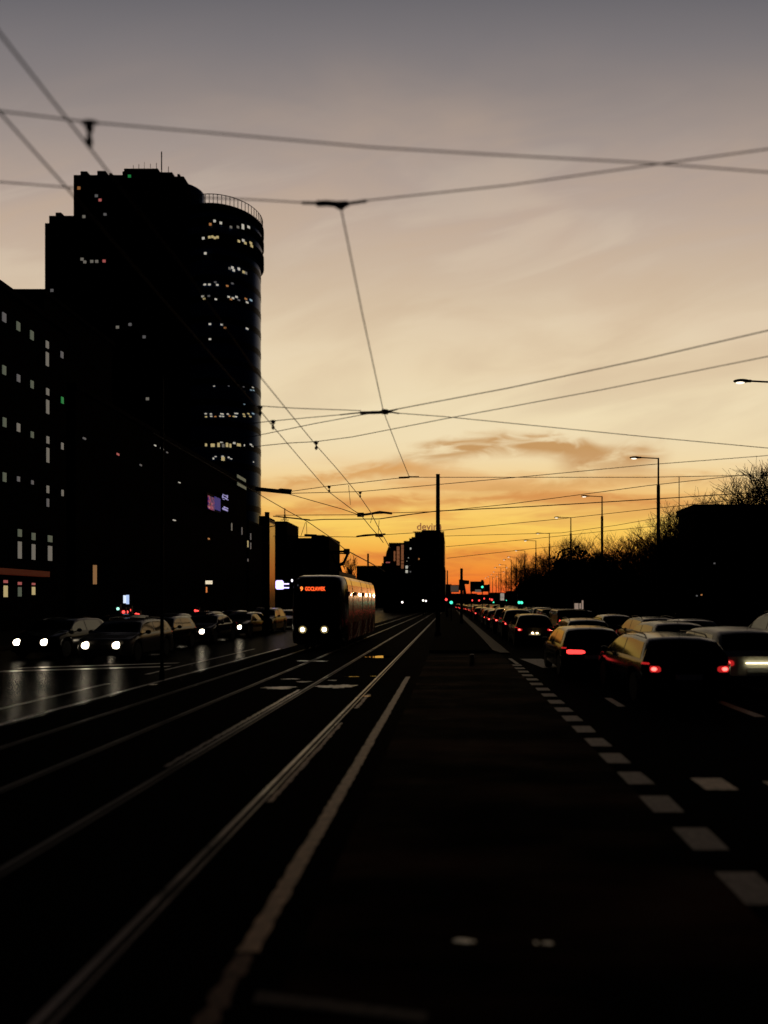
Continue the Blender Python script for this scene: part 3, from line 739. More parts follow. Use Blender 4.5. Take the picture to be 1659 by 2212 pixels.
# insulators under the near contact wire supports
def hanger(label, px, py0, py1, Z=5.4, s=1):
    c = ZH(px,py0,Z); d = ZH(px,py1,Z); h = c.z-(H-(py1-CY)*c.y/F)
    mb = MB(); k = h
    mb.lathe(c, [(.014,0),(.014,-.05*k),(s*k*.22,-.1*k),(s*k*.22,-.3*k),(.016,-.34*k),(.016,-.62*k),(s*k*.18,-.66*k),(s*k*.18,-.86*k),(.02,-.9*k),(.014,-k)], 10)
    mb.tube([c+Vector((-.3*k,0,-.03*k)),c+Vector((0,0,.03*k)),c+Vector((.3*k,0,-.03*k))], .014, 6)
    return tag(mb.build('wire_insulator', M_INS, smooth=True), label, 'insulator', 'wire insulators')
hanger('blurred insulator hanging under the highest wire at upper left', 193, 264, 318, s=.72)
wire('thin wire from the tower edge to the long joint, uppermost of three', [(440,868),(560,877),(640,882),(780,887)], 5.7, .008)
wire('thin wire rising gently from the second black insulator to the long joint', [(440,921),(540,915),(592,909),(735,896),(780,892)], 5.7, .008, rods=[([(735,896),(790,890)],.012)])
wire('thin wire rising from the tower edge to the long joint, lowest of three', [(480,955),(560,940),(680,915),(800,893)], 5.7, .008)
wire('wire climbing from the long joint to the right edge', [(825,890),(1100,838),(1400,774),(1659,714),(1850,672)], 5.7, .009, rods=[([(778,892),(815,891),(845,889)],.03),([(825,889),(838,890)],.05),([(840,889),(858,884)],.014)])
wire('wire falling slowly from the long joint to the right edge', [(825,890),(960,900),(1150,919),(1400,944),(1659,968),(1850,988)], 5.7, .008, rods=[([(834,889),(862,893)],.014)])
wire('wire below the long joint crossing from the tower to the right edge', [(440,980),(565,963),(625,957),(683,954),(760,944),(960,905),(1300,842),(1659,770),(1850,733)], 5.7, .008)
hanger('black insulator at the tower edge where two wires meet', 562, 878, 897, 5.65)
hanger('black insulator just right of the tower edge', 590, 909, 928, 5.65)
hanger('black insulator on the contact wire in the open sky', 683, 954, 972, 5.65)
hanger('small insulator left of the low joint above the bent rods', 711, 1050, 1064, 5.65)
hanger('small insulator farthest right of the small upper pair', 778, 1063, 1075, 5.65)
wire('nearly level wire from the thick rod to the low joint and right edge', [(610,1064),(711,1050),(800,1040),(850,1034),(884,1031),(1100,1031),(1400,1031),(1659,1026),(1800,1024)], 5.7, .007, rods=[([(862,1032),(884,1031)],.03),([(884,1030),(905,1030)],.02)])
wire('lower thin wire from the thick rod climbing to the right edge', [(615,1066),(778,1062),(932,1048),(1150,1028),(1400,1004),(1659,984),(1800,972)], 5.7, .007,
     rods=[([(552,1056),(590,1060),(628,1064)],.07),([(596,1061),(606,1057),(630,1059)],.035)])
wire('thin wire through the bent rod to the thick grey pole', [(595,1113),(775,1112),(846,1108),(945,1105),(1100,1089),(1400,1049),(1659,1020)], 5.7, .007,
     rods=[([(776,1113),(800,1110),(820,1106),(846,1109)],.05),([(772,1112),(786,1112)],.10)])
wire('dark red wire sagging between the left pole and the thick grey pole', [(590,1115),(601,1116),(669,1124),(700,1122),(819,1121),(872,1113),(944,1104),(1150,1094),(1414,1078),(1659,1062)], 5.6, .010, rods=[([(601,1116),(669,1123)],.028),([(819,1121),(880,1112)],.022)])
wire('faint wire level with the sign on the roof', [(590,1158),(770,1160),(815,1156),(895,1151),(961,1145),(1200,1122),(1418,1098),(1659,1072)], 5.6, .006, rods=[([(771,1159),(790,1156),(832,1154)],.05),([(812,1156),(826,1157)],.10),([(658,1156),(684,1157)],.07)])
wire('faint wire crossing behind the second street lamp from the left roof', [(961,1158),(1213,1151),(1330,1135),(1414,1120),(1659,1090)], 5.6, .005)
wire('faintest wire low above the tall dark block', [(963,1181),(1142,1165),(1301,1148),(1500,1128)], 5.6, .005)
wire('lowest faint wire running towards the bare trees', [(965,1206),(1142,1186),(1240,1176)], 5.6, .005)
def dropper(label, px0, py0, px1, py1):
    a = ZH(px0,py0,5.6); b = H-(py1-CY)*a.y/F
    tag(MB().tube([a, Vector(((px1-CX)*a.y/F, a.y, b))], .006*max(1,a.y/16), 4).build('dropper_wire', M_WIRE), label, 'wire', GW)
for i, d in enumerate([(753,1048,757,1090,'short dropper between the two contact wires at centre left'),(660,1128,650,1158,'left leg of the small loop above the rooftops'),(662,1128,663,1157,'right leg of the small loop above the rooftops'),(819,1124,817,1154,'dropper right above the small paired clamps'),(806,1110,800,1130,'tiny dropper beneath the bent rod')]):
    dropper(d[4], *d[:4])

# catenary poles
def pole(px, pyt, Y, label, r0=.13, r1=.11, name='catenary_pole', top=None):
    X = (px-CX)*Y/F; zt = H-(pyt-CY)*Y/F
    t = empty(name, (X,Y,0), label, 'pole', None)
    MB().lathe((0,0,0), [(r0*1.5,0),(r0*1.5,.25),(r0,.3),(r1,zt)], 12).build('shaft', M_STEEL, t, smooth=True)
    MB().lathe((0,0,zt), [(r1*1.1,0),(r1*1.1,.04)], 12).build('cap', M_STEEL, t)
    return t
p1 = pole(946, 1026, 41, 'tallest thick dark pole standing on the median at centre', .14, .115)
MB().box(-.3,.3,-.05,.05,5.65,5.75).build('clamp', M_STEEL, p1)
p2 = pole(577, 1108, 44, 'thick dark pole at the foot of the tower carrying the tram wires', .17, .15)
MB().tube([(.15,0,7.3),(.62,0,7.1),(.62,0,7.0),(.1,0,6.9)], .035, 6).build('bracket', M_STEEL, p2)
MB().box(-.5,-.12,-.1,.1,7.0,7.6).build('junction_box', M_STEEL, p2)
p3 = pole(350, 812, 18, 'thin dark pole in front of the oncoming cars', .045, .042)
p4 = pole(795, 1197, 66, 'short dark mast on the roofline right of the poplar', .09, .09)
p5 = pole(966.4, 1233, 95, 'thin mast beside the right edge of the tall dark block', .12, .08)

# ------------------------------------------------------------------ street lamps
M_LAMP = emitm('street_lamp_glow', (1,.86,.66), 1.7)
GL = 'street lamps along the right kerb'
def lamp_build(double=False):
    t = bpy.data.objects.new('street_lamp', None); COL.objects.link(t)
    MB().lathe((0,0,0), [(.14,0),(.14,.3),(.10,.35),(.095,8.5)], 10).build('base_post', M_STEEL, t, smooth=True)
    MB().lathe((0,0,8.5), [(.055,0),(.045,1.5)], 8).build('upper_post', M_STEEL, t, smooth=True)
    for sg in ((-1,1) if double else (-1,)):
        MB().tube([(0,0,9.97),(sg*1.0,0,10.02)], .032, 6).build('arm', M_STEEL, t)
        hd = MB().lathe((0,0,0), [(.01,-.0)]*2, 3)
        mb = MB(); mb.ball((sg*1.3,0,10.02), .30, .14, .07, 12, 6); mb.tube([(sg*.95,0,10.02),(sg*1.1,0,10.02)], .05, 6)
        h = mb.build('lamp_head', M_STEEL, t, smooth=True)
        MB().ball((sg*1.34,0,9.965), .17, .10, .045, 10, 5).build('lens', M_LAMP, h, smooth=True)
    return t
L1 = lamp_build(); L2 = lamp_build(True)
lab = ['street lamp whose head pokes in at the right edge','nearest full street lamp, standing before the dark building','second nearest street lamp, above the round dark trees','third nearest lamp left of the round dark trees','fourth lamp, over the bare tree tops','fifth lamp from the camera, close behind the fourth','sixth lamp beside the left end of the bare trees','seventh lamp along the kerb','eighth lamp along the kerb, thin against orange sky','ninth lamp along the kerb','tenth lamp along the kerb']
for i, (X, Y) in enumerate(((11.75,24.6),(11.4,37.6),(11.3,51.2),(11.2,64),(11.3,78.7),(10.9,88),(11.3,105),(11.4,120),(11.2,127.6),(11.6,144.8))):
    o = L1 if i == 0 else copy_tree(L1)
    o.location = (X,Y,0); tag(o, lab[i], 'street lamp', GL)
for i, (px, py) in enumerate(((1082,1225.6),(1077.7,1235),(1071.8,1241),(1064,1245),(1058,1248))):
    Y = 8*F/(CY-py); o = L2 if i == 0 else copy_tree(L2)
    o.location = ((px-CX)*Y/F, Y, 0)
    tag(o, ['tallest looking double armed far lamp','second double armed far lamp','third double armed far lamp low over the traffic','fourth double armed far lamp','farthest double armed lamp near the gantry sign'][i], 'street lamp', 'double armed lamps in the distance')
# thin mast right
t = empty('thin_mast', (P(1467,1100,50).x,50,0), 'thin blurred mast rising behind the left corner of the dark building', 'mast')
MB().tube([(0,0,0),(0,0,8.2)], .06, 8).build('shaft', M_STEEL, t); MB().tube([(0,0,8.2),(0,0,H+(CY-1030)*50/F)], .03, 6).build('tip', M_STEEL, t)

# ------------------------------------------------------------------ buildings
WC = {'w': emitm('win_white', (1,.93,.78), .45), 'y': emitm('win_yellow', (1,.78,.36), .42), 'o': emitm('win_orange', (1,.42,.14), .32),
      'r': emitm('win_red', (.9,.22,.2), .35), 'd': emitm('win_dim', (.8,.75,.75), .10), 'g': emitm('win_greenish', (.75,.85,.6), .09),
      'G': emitm('lamp_green', (.05,.6,.15), .25), 'c': emitm('win_cool', (.6,.85,1), .35), 'D': emitm('win_grey', (.8,.72,.6), .16)}
def block(name, label, x0, x1, y0, y1, z, m=None, roofh=.4, cat='building', parapet=.25):
    t = empty(name, ((x0+x1)/2,y0,0), label, cat)
    w_ = (x1-x0)/2
    MB().box(-w_,w_,0,y1-y0,-.1,z-roofh).build('wall', m or M_WALL, t)
    MB().box(-w_-parapet,w_+parapet,-parapet,y1-y0+parapet,z-roofh,z).build('roof', M_ROOF, t)
    return t
def blk(name, label, pxa, pxb, py, Y, dep, **k):
    a = P(pxa,py,Y); b = P(pxb,py,Y); return block(name, label, a.x, b.x, Y, Y+dep, a.z, parapet=.02, **k)
def front_win(t, px, py, wpx, hpx, Y, c, name='window', depth=.06):
    a = P(px-wpx/2,py+hpx/2,Y); b = P(px+wpx/2,py-hpx/2,Y)
    return MB().box(a.x,b.x,Y-depth,Y+.0,a.z,b.z).build(name, WC[c], t, world=True)
def side_win(t, X, px, py0, py1, wpx, c, name='window'):
    if wpx > 6: wpx *= .5; dd = (py1-py0)*.12; py0 += dd; py1 -= dd
    y0 = X*F/(px-wpx/2-CX); y1 = X*F/(px+wpx/2-CX); yc_ = (y0+y1)/2
    z0 = H+(CY-py1)*yc_/F; z1 = H+(CY-py0)*yc_/F
    return MB().box(X,X+.07,min(y0,y1),max(y0,y1),z0,z1).build(name, WC[c], t, world=True)

# near left office building, facade along the street
lb = block('office_building', 'dark office block at the left edge with tall narrow lit windows', -46, -30, 18, 53.2, 23.3, parapet=.3)
FX = -29.99
for (zx, z0, z1, wd, c) in [(20,1005,1068,36,'d'),(97,1055,1115,34,'g'),(171,1103,1165,32,'g'),(335,1218,1262,24,'d'),(255,1160,1210,26,'D'),(255,1216,1312,26,'D'),
      (20,1292,1355,34,'g'),(98,1342,1393,30,'d'),(172,1375,1428,28,'g'),(257,1418,1465,26,'D'),(257,1475,1572,26,'D'),(337,1465,1510,22,'G'),(22,1575,1640,32,'g'),(98,1607,1665,30,'D')]:
    side_win(lb, FX, zx/2.52, 274.3+z0/2.52, 274.3+z1/2.52, wd/2.52, c)
for (zx, z0, z1, wd, c) in [(173,-5,38,26,'g'),(258,20,70,24,'D'),(258,76,180,24,'D'),(337,55,102,20,'D'),(22,215,280,32,'g'),(98,240,275,24,'d'),(174,262,290,20,'d'),
      (258,288,340,22,'D'),(258,358,415,20,'d'),(338,312,355,18,'D'),(105,525,578,36,'g'),(105,584,705,34,'D'),(180,545,596,34,'g'),(180,600,710,32,'D'),(270,560,606,42,'g'),(270,610,715,38,'D'),
      (28,828,910,36,'y'),(105,838,905,32,'g'),(180,838,895,28,'y'),(28,806,826,38,'r'),(105,816,836,34,'r'),(180,822,836,30,'r')]:
    w_ = side_win(lb, FX, zx/2.52, 932.5+z0/2.52, 932.5+z1/2.52, wd/2.52, c)
MB().box(-30,-29.4,40,50,3.9,4.3).build('shop_canopy', mat('canopy_red', (.12,.02,.012), .6, .3, emit=(.5,.06,.02), es=.05), lb, world=True)
s = empty('hanging_sign', (-28.4,53.6,3.5), 'blurred orange vertical sign hanging from the office corner', 'sign')
a = ZH
MB().box(-.12,.12,-.05,.05,0,1.4).build('panel', emitm('sign_orange', (1,.5,.2), .22), s); MB().tube([(-1.6,0,1.0),(-.12,0,1.0)], .04).build('bracket', M_STEEL, s)
s.location = P(205,1262,50)
rb_ = block('rear_block', 'dark flat block behind the office at the left, below the tower shoulder', -48, P(95,627,60).x, 60, 72, P(95,627,60).z)
mb2 = block('street_block', 'long dark block along the left street at the foot of the tower', -44, -30, 54.5, 100, 19.5, parapet=.2)
for (zx, zy, wd, hd, c) in [(457,37,14,10,'d'),(640,123,12,10,'r'),(764,182,10,8,'d'),(843,75,18,8,'w'),(880,93,14,8,'w'),(908,113,8,6,'d'),(975,277,18,6,'w'),(947,482,14,5,'w'),(1135,583,8,8,'o')]:
    px = zx/2.52; py = 932.5+zy/2.52
    side_win(mb2, FX, px, py-hd/5, py+hd/5, wd/2.52, c)
pb = block('podium_building', 'low dark building with narrow lit slits left of the thick pole', -46, -30, 101, 108, 14.2, parapet=.1)
for (px, y0, y1, c) in [(500,1130,1146,'D'),(522,1139,1155,'d'),(541,1152,1166,'d'),(535,1168,1182,'y'),(541,1172,1186,'d'),(535,1207,1213,'d')]:
    side_win(mb2 if px < 530 else pb, FX, px, y0, y1, 1.3, c)


# the tower
TY = 120.0
tw = empty('tower', (-55,TY,0), 'tall dark office tower with a rounded right side and scattered lit windows', 'tower')
def tbox(name, pxa, pxb, py, y0, y1, m=M_WALL, zb=-.1):
    a = P(pxa,py,y0); b = P(pxb,py,y0)
    return MB().box(a.x,b.x,y0,y1,zb,a.z).build(name, m, tw, world=True)
tbox('main_slab', 106, 450, 466, TY, 150)
tbox('left_shoulder', 97, 105.8, 482, TY+.3, 148)
tbox('upper_storeys', 159, 373, 378, TY+.6, 145, zb=68)
tbox('upper_shoulder', 373.2, 397, 381, TY+1.0, 144, zb=68)
tbox('step', 397.2, 404, 396, TY+1.4, 142, zb=68)
tbox('penthouse', 268, 341, 364, TY+2, 140, zb=74)
tbox('penthouse_edge', 264.5, 267.8, 370, TY+2.1, 139, zb=74)
tbox('plant_room', 341.2, 372, 372, TY+2.5, 138, zb=74)
tbox('roof_vent', 174, 188, 370, TY+3, 130, zb=74); tbox('roof_vent', 210, 228, 369, TY+3, 130, zb=74)
tbox('roof_vent', 236, 241, 374, TY+3, 130, zb=74); tbox('roof_vent', 383, 388, 376, TY+3, 130, zb=74); tbox('shoulder_vent', 120, 132, 459, TY+3, 130, zb=66)
ccx, ccy = -42.0, 125.5; R0 = 6.75
zc = lambda y, Y=125.5: H+(CY-y)*Y/F
def cyl(name, r, z0, z1, m, n=72, cx=ccx, cy=ccy):
    return MB().lathe((cx,cy,0), [(r,z0),(r,z1)], n).build(name, m, tw, world=True, smooth=True)
M_SPAN = mat('spandrel', (.004,.006,.01), .4, .2, ior=1.2)
core = cyl('round_core', R0, -.1, zc(500), M_BLUEGL)
ZTOP = zc(486)
zz = 4.0; 
while zz < zc(585):
    cyl('floor_band', R0+.03, zz, zz+1.1, M_SPAN); zz += 3.6
for ya, yb in ((488,503),(516,530),(548,572)): cyl('crown_ring', R0+.55, zc(yb), zc(ya), M_WALL)
cyl('crown_core', R0+.25, zc(575), zc(495), M_BLUEGL)
cyl('crown_roof', R0+.2, zc(490)-.1, zc(486), M_ROOF)
mb = MB()
for k in range(64):
    a0 = 2*PI*k/64; x = ccx+(R0+.3)*math.cos(a0); y = ccy+(R0+.3)*math.sin(a0)
    mb.tube([(x,y,ZTOP-.1),(x,y,ZTOP+1.5)], .06, 4)
mb.tube([(ccx+(R0+.3)*math.cos(2*PI*k/64), ccy+(R0+.3)*math.sin(2*PI*k/64), ZTOP+1.5) for k in range(65)], .08, 4)
mb.build('roof_railing', M_STEEL, tw, world=True)
cyl('upper_drum', 3.6, 60, H+(CY-419)*126/F, M_BLUEGL, cx=P(398,400,126).x, cy=126)
for (px, y0, r) in ((349,328,.10),(338,352,.05),(325,354,.04),(300,355,.05),(288,357,.04),(312,350,.03),(364,360,.05)):
    a = P(px,y0,TY+6); b = P(px,372,TY+6); MB().tube([tuple(b),tuple(a)], r, 6).build('antenna', M_STEEL, tw, world=True)
def tw_win(px, py, wpx, hpx, c):
    if px < 436:
        Y = TY if py > 466 else TY+.6
        front_win(tw, px, py, wpx, hpx, Y, c); return
    # on the round facade: ray from the camera to the cylinder
    dx, dy = (px-CX)/F, 1.0; r = R0+.08+(.5 if py < 575 else 0)
    A = dx*dx+1; B = -2*(dx*ccx+ccy); C = ccx**2+ccy**2-r*r; D = B*B-4*A*C
    if D <= 0: return
    t = (-B-math.sqrt(D))/(2*A); c0 = Vector((dx*t, t, H-(py-CY)*t/F))
    nrm = Vector((c0.x-ccx, c0.y-ccy, 0)).normalized(); tg = Vector((-nrm.y, nrm.x, 0))
    cosv = max(.35, abs(nrm.dot(Vector((c0.x,c0.y,0)).normalized())))
    hw = wpx*t/F/2/cosv; hh = hpx*t/F/2; up = Vector((0,0,hh)); mb = MB(); q = []
    for off in (.05, .0):
        for s1, s2 in ((-1,-1),(1,-1),(1,1),(-1,1)): q.append(c0+nrm*off+tg*hw*s1+up*s2)
    mb.add(q, [(0,1,2,3),(7,6,5,4),(0,4,5,1),(1,5,6,2),(2,6,7,3),(3,7,4,0)])
    mb.build('window', WC[c], tw, world=True)
W1 = [(1145,530,'o'),(1168,512,'w'),(1202,523,'w'),(1257,545,'D'),(1295,545,'D'),(1322,536,'w'),(1322,550,'w'),(1353,545,'w'),(1107,606,'w'),(1140,600,'y'),(1156,598,'y'),(1170,604,'y'),(1184,600,'y'),(1300,622,'y'),(1324,618,'w'),(1335,632,'y'),(1365,632,'y'),(1370,648,'y'),(1118,688,'g'),(1118,688,'w'),
 (1250,770,'D'),(1265,766,'w'),(1272,780,'w'),(1300,773,'w'),(1326,790,'y'),(1338,795,'D'),(1115,858,'w'),(1140,858,'w'),(1183,860,'w'),(1172,845,'d'),(1237,865,'o'),(1265,852,'d'),(1104,922,'w'),(1112,935,'y'),(1137,920,'d'),(1175,938,'w'),
 (1245,925,'w'),(1258,938,'o'),(1268,932,'w'),(1287,925,'w'),(1300,942,'d'),(1338,936,'o'),(1345,955,'w'),(1366,943,'c'),(1143,1073,'w'),(1207,1076,'w'),(1225,1093,'o'),(1345,1098,'w'),(1143,1155,'w'),
 (1166,1411,'w'),(1245,1410,'d'),(1326,1415,'d'),(1376,1418,'w'),(1366,1432,'c'),(1380,1434,'c'),(1330,1510,'c'),(430,333,'o'),(525,375,'d'),(545,398,'r'),(457,488,'D'),(572,477,'d'),(705,268,'G'),
 (447,720,'D'),(462,735,'D'),(500,732,'D'),(527,732,'D'),(567,730,'r'),(283,890,'d'),(640,1090,'D'),(708,1075,'d'),(785,1143,'d'),(803,1480,'D')]
for zx, zy, c in W1:
    big = zx < 900
    tw_win(zx/2.52, 274.3+zy/2.52, 6.5 if big else (5.0 if zy < 1200 else 3.5), 6.0 if big else (5.2 if zy < 800 else 3.6 if zy < 1200 else 1.8), c)
rr = random.Random(3)
for row, xs, cs in ((1562,(1120,1148,1205,1212,1240,1282,1290,1326,1352,1378),'wwwwwwwyyc'),(1575,(1122,1150,1172,1200,1214,1250,1272,1284,1330,1362),'ywowwoywyy')):
    for x_, c in zip(xs, cs): tw_win(x_/2.52, 274.3+row/2.52+rr.uniform(-1,1), 4.4, 2.4, c)
for x_, y_, w_, h_, c in ((1122,72,4,6,'y'),(1158,74,8,7,'y'),(1190,72,5,9,'y'),(1206,58,6,2,'w'),(1215,76,5,7,'D'),(1236,72,5,9,'y'),(1254,76,4,8,'y'),(1275,62,5,4,'w'),(1300,72,8,6,'y'),(1330,74,2,4,'w'),(1365,70,4,3,'w'),(1374,80,4,2,'w'),
    (1162,146,3,4,'w'),(1174,136,4,2,'w'),(1214,148,7,8,'y'),(1212,134,5,2,'w'),(1245,140,4,3,'w'),(1258,148,4,2,'w'),(1192,222,5,2,'w'),(1196,236,4,2,'w'),(1160,317,12,2,'w'),(1208,315,10,2.2,'w'),(1210,324,9,1.6,'w'),(1380,165,2,2,'w'),(1332,316,2,3,'r')):
    tw_win(x_/2.52, 932.5+y_/2.52, w_, h_, c)
# facade screens on the podium
def facade_sign(name, label, px0, px1, py0, py1, Y, parts, cat='sign'):
    if Y == 'S':                                  # mounted on the street block's facade
        yy = lambda px: 30*F/(CX-px)
        def bx(q0, q1, r0, r1, xa, xb):
            ym = yy((q0+q1)/2); return MB().box(xa, xb, yy(q0), yy(q1), H+(CY-r1)*ym/F, H+(CY-r0)*ym/F)
        t = empty(name, (-29.8, yy((px0+px1)/2), H+(CY-py1)*yy(px0)/F), label, cat)
        bx(px0, px1, py0, py1, -29.95, -29.70).build('frame', M_STEEL, t, world=True)
        for nm, q0, q1, r0, r1, m in parts: bx(q0, q1, r0, r1, -29.69, -29.62).build(nm, m, t, world=True)
        return t
    c = P((px0+px1)/2, py1, Y); t = empty(name, tuple(c), label, cat)
    a = P(px0,py1,Y); b = P(px1,py0,Y)
    MB().box(a.x,b.x,Y,Y+.3,a.z,b.z).build('frame', M_STEEL, t, world=True)
    for nm, q0, q1, r0, r1, m in parts:
        a = P(q0,r1,Y); b = P(q1,r0,Y)
        MB().box(a.x,b.x,Y-.04,Y,a.z,b.z).build(nm, m, t, world=True)
    return t
M_SBLUE = emitm('screen_blue', (.01,.03,.5), .25)
def screen_mat():
    m = bpy.data.materials.new('screen_picture'); m.use_nodes = True; nt = m.node_tree; b = nt.nodes['Principled BSDF']
    tc = nt.nodes.new('ShaderNodeTexCoord'); n = nt.nodes.new('ShaderNodeTexNoise'); n.inputs['Scale'].default_value = 1.6; n.inputs['Distortion'].default_value = 1.5
    r = nt.nodes.new('ShaderNodeValToRGB'); el = r.color_ramp.elements
    el[0].position = .38; el[0].color = (.005,.005,.03,1); el[1].position = .72; el[1].color = (1,.6,.7,1)
    k = el.new(.5); k.color = (.05,.02,.35,1); k = el.new(.6); k.color = (.7,.03,.08,1)
    nt.links.new(tc.outputs['Object'], n.inputs['Vector']); nt.links.new(n.outputs['Fac'], r.inputs['Fac'])
    b.inputs['Base Color'].default_value = (.01,.01,.01,1); nt.links.new(r.outputs['Color'], b.inputs['Emission Color']); b.inputs['Emission Strength'].default_value = .35
    return m
facade_sign('advertising_screen', 'blue and red video screen glowing on the long street block', 442, 471, 1070, 1104, 'S', [('picture',443.5,457,1073,1101,screen_mat()),('picture',457.2,470,1075,1102,M_SBLUE)], 'screen')
M_SW = emitm('sign_lilac', (.55,.5,1), .5)
facade_sign('lit_sign', 'small outlined lilac sign just right of the video screen, upper of two', 474, 488, 1068, 1081, 'S', [('letter',475.5,485,1069.5,1070.8,M_SW),('letter',475.5,485,1074.6,1076,M_SW),('letter',474.6,476,1069.6,1075.8,M_SW),('letter',484.6,486,1069.6,1075.8,M_SW),('letter',476,479,1078.3,1079.2,M_SW),('letter',480.5,487.5,1078.3,1079.2,M_SW)])
facade_sign('lit_sign', 'small solid lilac sign low beside the video screen', 474, 488, 1092, 1104, 'S', [('letter',475,486,1099,1102.5,M_SW),('letter',478,480,1094,1097.5,M_SW),('letter',481,487,1096.5,1098.2,M_SW)])
facade_sign('hanging_board', 'upper of two dim grey green boards on the dark facade', 506, 526, 1029, 1037, 'S', [('panel',507,525.5,1030,1036.5,WC['g'])], 'board')
facade_sign('hanging_board', 'lower of two dim grey green boards on the dark facade', 506, 527, 1045, 1054, 'S', [('panel',507.5,526.5,1046,1053,WC['g'])], 'board')
M_SY = emitm('sign_cream', (1,.85,.6), .9)
pr = [('letter',444.2+i*1.9,445.5+i*1.9,1254.6,1261.5,M_SY) for i in range(8)]+[('letter',444.2,459,1254.2,1255,M_SY),('letter',444.2,459,1261,1261.8,M_SY)]
facade_sign('shop_sign', 'small cream coloured lit sign above the oncoming cars', 443, 460.5, 1253, 1263, 60, pr)
facade_sign('lamp_board', 'orange narrow light under the cream sign', 444, 449, 1267, 1281, 60, [('panel',445,447.8,1268,1280,emitm('amber_strip', (1,.3,.08), .6))], 'lamp')
M_SP = emitm('sign_purple', (.62,.5,1), 2.2)
facade_sign('plug_sign', 'bright lilac sign shaped like a plug with two prongs left of the tram', 596.5, 611.5, 1254, 1273, 56,
   [('panel',597.5,610.5,1253.6,1273.2,M_SP),('panel',595.5,597.4,1255,1271,M_SP),('panel',610.6,612.6,1256,1273,M_SP),('prong',612.7,624.5,1260,1262.8,M_SP),('prong',612.7,624.5,1268.3,1271,M_SP)])
facade_sign('bus_stop_board', 'blurred white and blue lit board above the oncoming cars at left', 266, 280, 1284, 1306, 40, [('panel',267,273,1286,1303,emitm('board_white', (.7,.8,1), 1.1)),('panel',273.3,279,1285,1305,emitm('board_blue', (.5,.65,1), .9))])

# background buildings at centre left
b = blk('glass_building', 'narrow building with an orange glowing side behind the thick pole', 559, 582, 1118, 130, 4, m=mat('mauve_wall', (.10,.075,.08), .5, .4))
MB().box(P(582,0,130).x+.02,P(582,0,130).x+.06,130,133.8,0,17.2).build('glazed_side', mat('pale_glazed', (.5,.4,.3), .25, .8, metal=.6), b, world=True)
b = blk('dark_tower_block', 'dark block with a rooftop antenna right of the thick pole', 590, 620, 1126, 160, 12)
mb = MB(); q = P(615,1126,160); mb.tube([q,P(615,1098,160)], .13, 5); mb.tube([P(612,1122,160),P(615,1112,160)], .07, 4); mb.tube([P(619,1122,160),P(615,1110,160)], .07, 4); mb.tube([P(612.5,1113,160),P(617.5,1111,160)], .07, 4); mb.tube([P(606,1123,160),P(624,1123.5,160)], .07, 4)
mb.build('antenna', M_STEEL, b, world=True)
for i in range(5): front_win(b, 592, 1152+i*4.5, 2.6, 3, 160, 'd', 'letter')
b = blk('flat_roof_block', 'low dark block with a flat roof left of the square block', 620.2, 672, 1162, 172, 14)
b = blk('square_block', 'square dark block behind the tram pantograph', 672.5, 711, 1158, 165, 16)
MB().box(P(680,1157,165).x,P(697,1157,165).x,167,172,P(0,1158,165).z,P(0,1154,165).z).build('roof_hut', M_ROOF, b, world=True)
b = blk('long_low_block', 'long low dark building right of the poplar', 770, 840, 1222, 250, 20)
MB().box(P(824,0,250).x,P(827,0,250).x,251,255,P(0,1222,250).z,P(0,1216,250).z).build('chimney', M_WALL, b, world=True)
# stepped residential block and its neighbour with the sign
b = blk('stepped_block', 'dark stepped residential block with balconies given a painted orange sky reflection', 840, 871.8, 1172.5, 150, 20, m=M_WALL2)
MB().prism([(P(827,0,150).x,151),(P(840,0,150).x,151),(P(840,0,150).x,165),(P(827,0,150).x,165)], 0, P(0,1201,150).z).build('lower_wing', M_WALL2, b, world=True)
mb = MB(); mb.yprism([(P(831,0,150).x,P(0,1200.5,150).z),(P(840,0,150).x,P(0,1200.5,150).z),(P(840,0,150).x,P(0,1173,150).z),(P(833,0,150).x,P(0,1190,150).z)], 152, 164); mb.build('sloped_roof', M_ROOF, b, world=True)
M_BALC = mat('balcony_sky_glow', (.45,.24,.14), .35, .6, emit=(1,.38,.16), es=.16)  # emission imitates the warm sky reflected in the balcony glass
for (px0,px1,ys) in ((857.5,863,[(1181,1189),(1190.5,1198),(1199.5,1207),(1208.5,1215),(1216,1221)]),(867,873.5,[(1177.5,1184),(1185.5,1194),(1195,1203),(1204,1210),(1212,1217),(1219,1228)]),(851,854,[(1191,1197),(1198,1206),(1207,1212)])):
    for y0,y1 in ys:
        a = P(px0,y1,149.8); c = P(px1,y0,149.8)
        MB().box(a.x,c.x,149.0,149.9,a.z,c.z).build('balcony', M_BALC, b, world=True)
front_win(b, 838, 1215, 9, 2, 149.9, 'r')
b = blk('sign_building', 'tall dark block with lit letters standing on its roof', 896, 959, 1150, 145, 25, m=M_WALL2)
for pxa, pxb, py in ((889,896,1160),(884,889.2,1163),(872,884.2,1168.5)):
    MB().box(P(pxa,0,146).x,P(pxb,0,146).x,146,168,0,P(0,py,146).z).build('stepped_wing', M_WALL2, b, world=True)
MB().box(P(911,0,147).x,P(952,0,147).x,147,155,P(0,1151,147).z,P(0,1145,147).z).build('plant_room', M_ROOF, b, world=True)
MB().box(P(948,0,147).x,P(952,0,147).x,147,149,P(0,1146,147).z,P(0,1133,147).z).build('chimney', M_ROOF, b, world=True)
MB().box(P(959,0,146).x,P(961.5,0,146).x,146,165,0,P(0,1225,146).z).build('side_wing', M_WALL2, b, world=True)
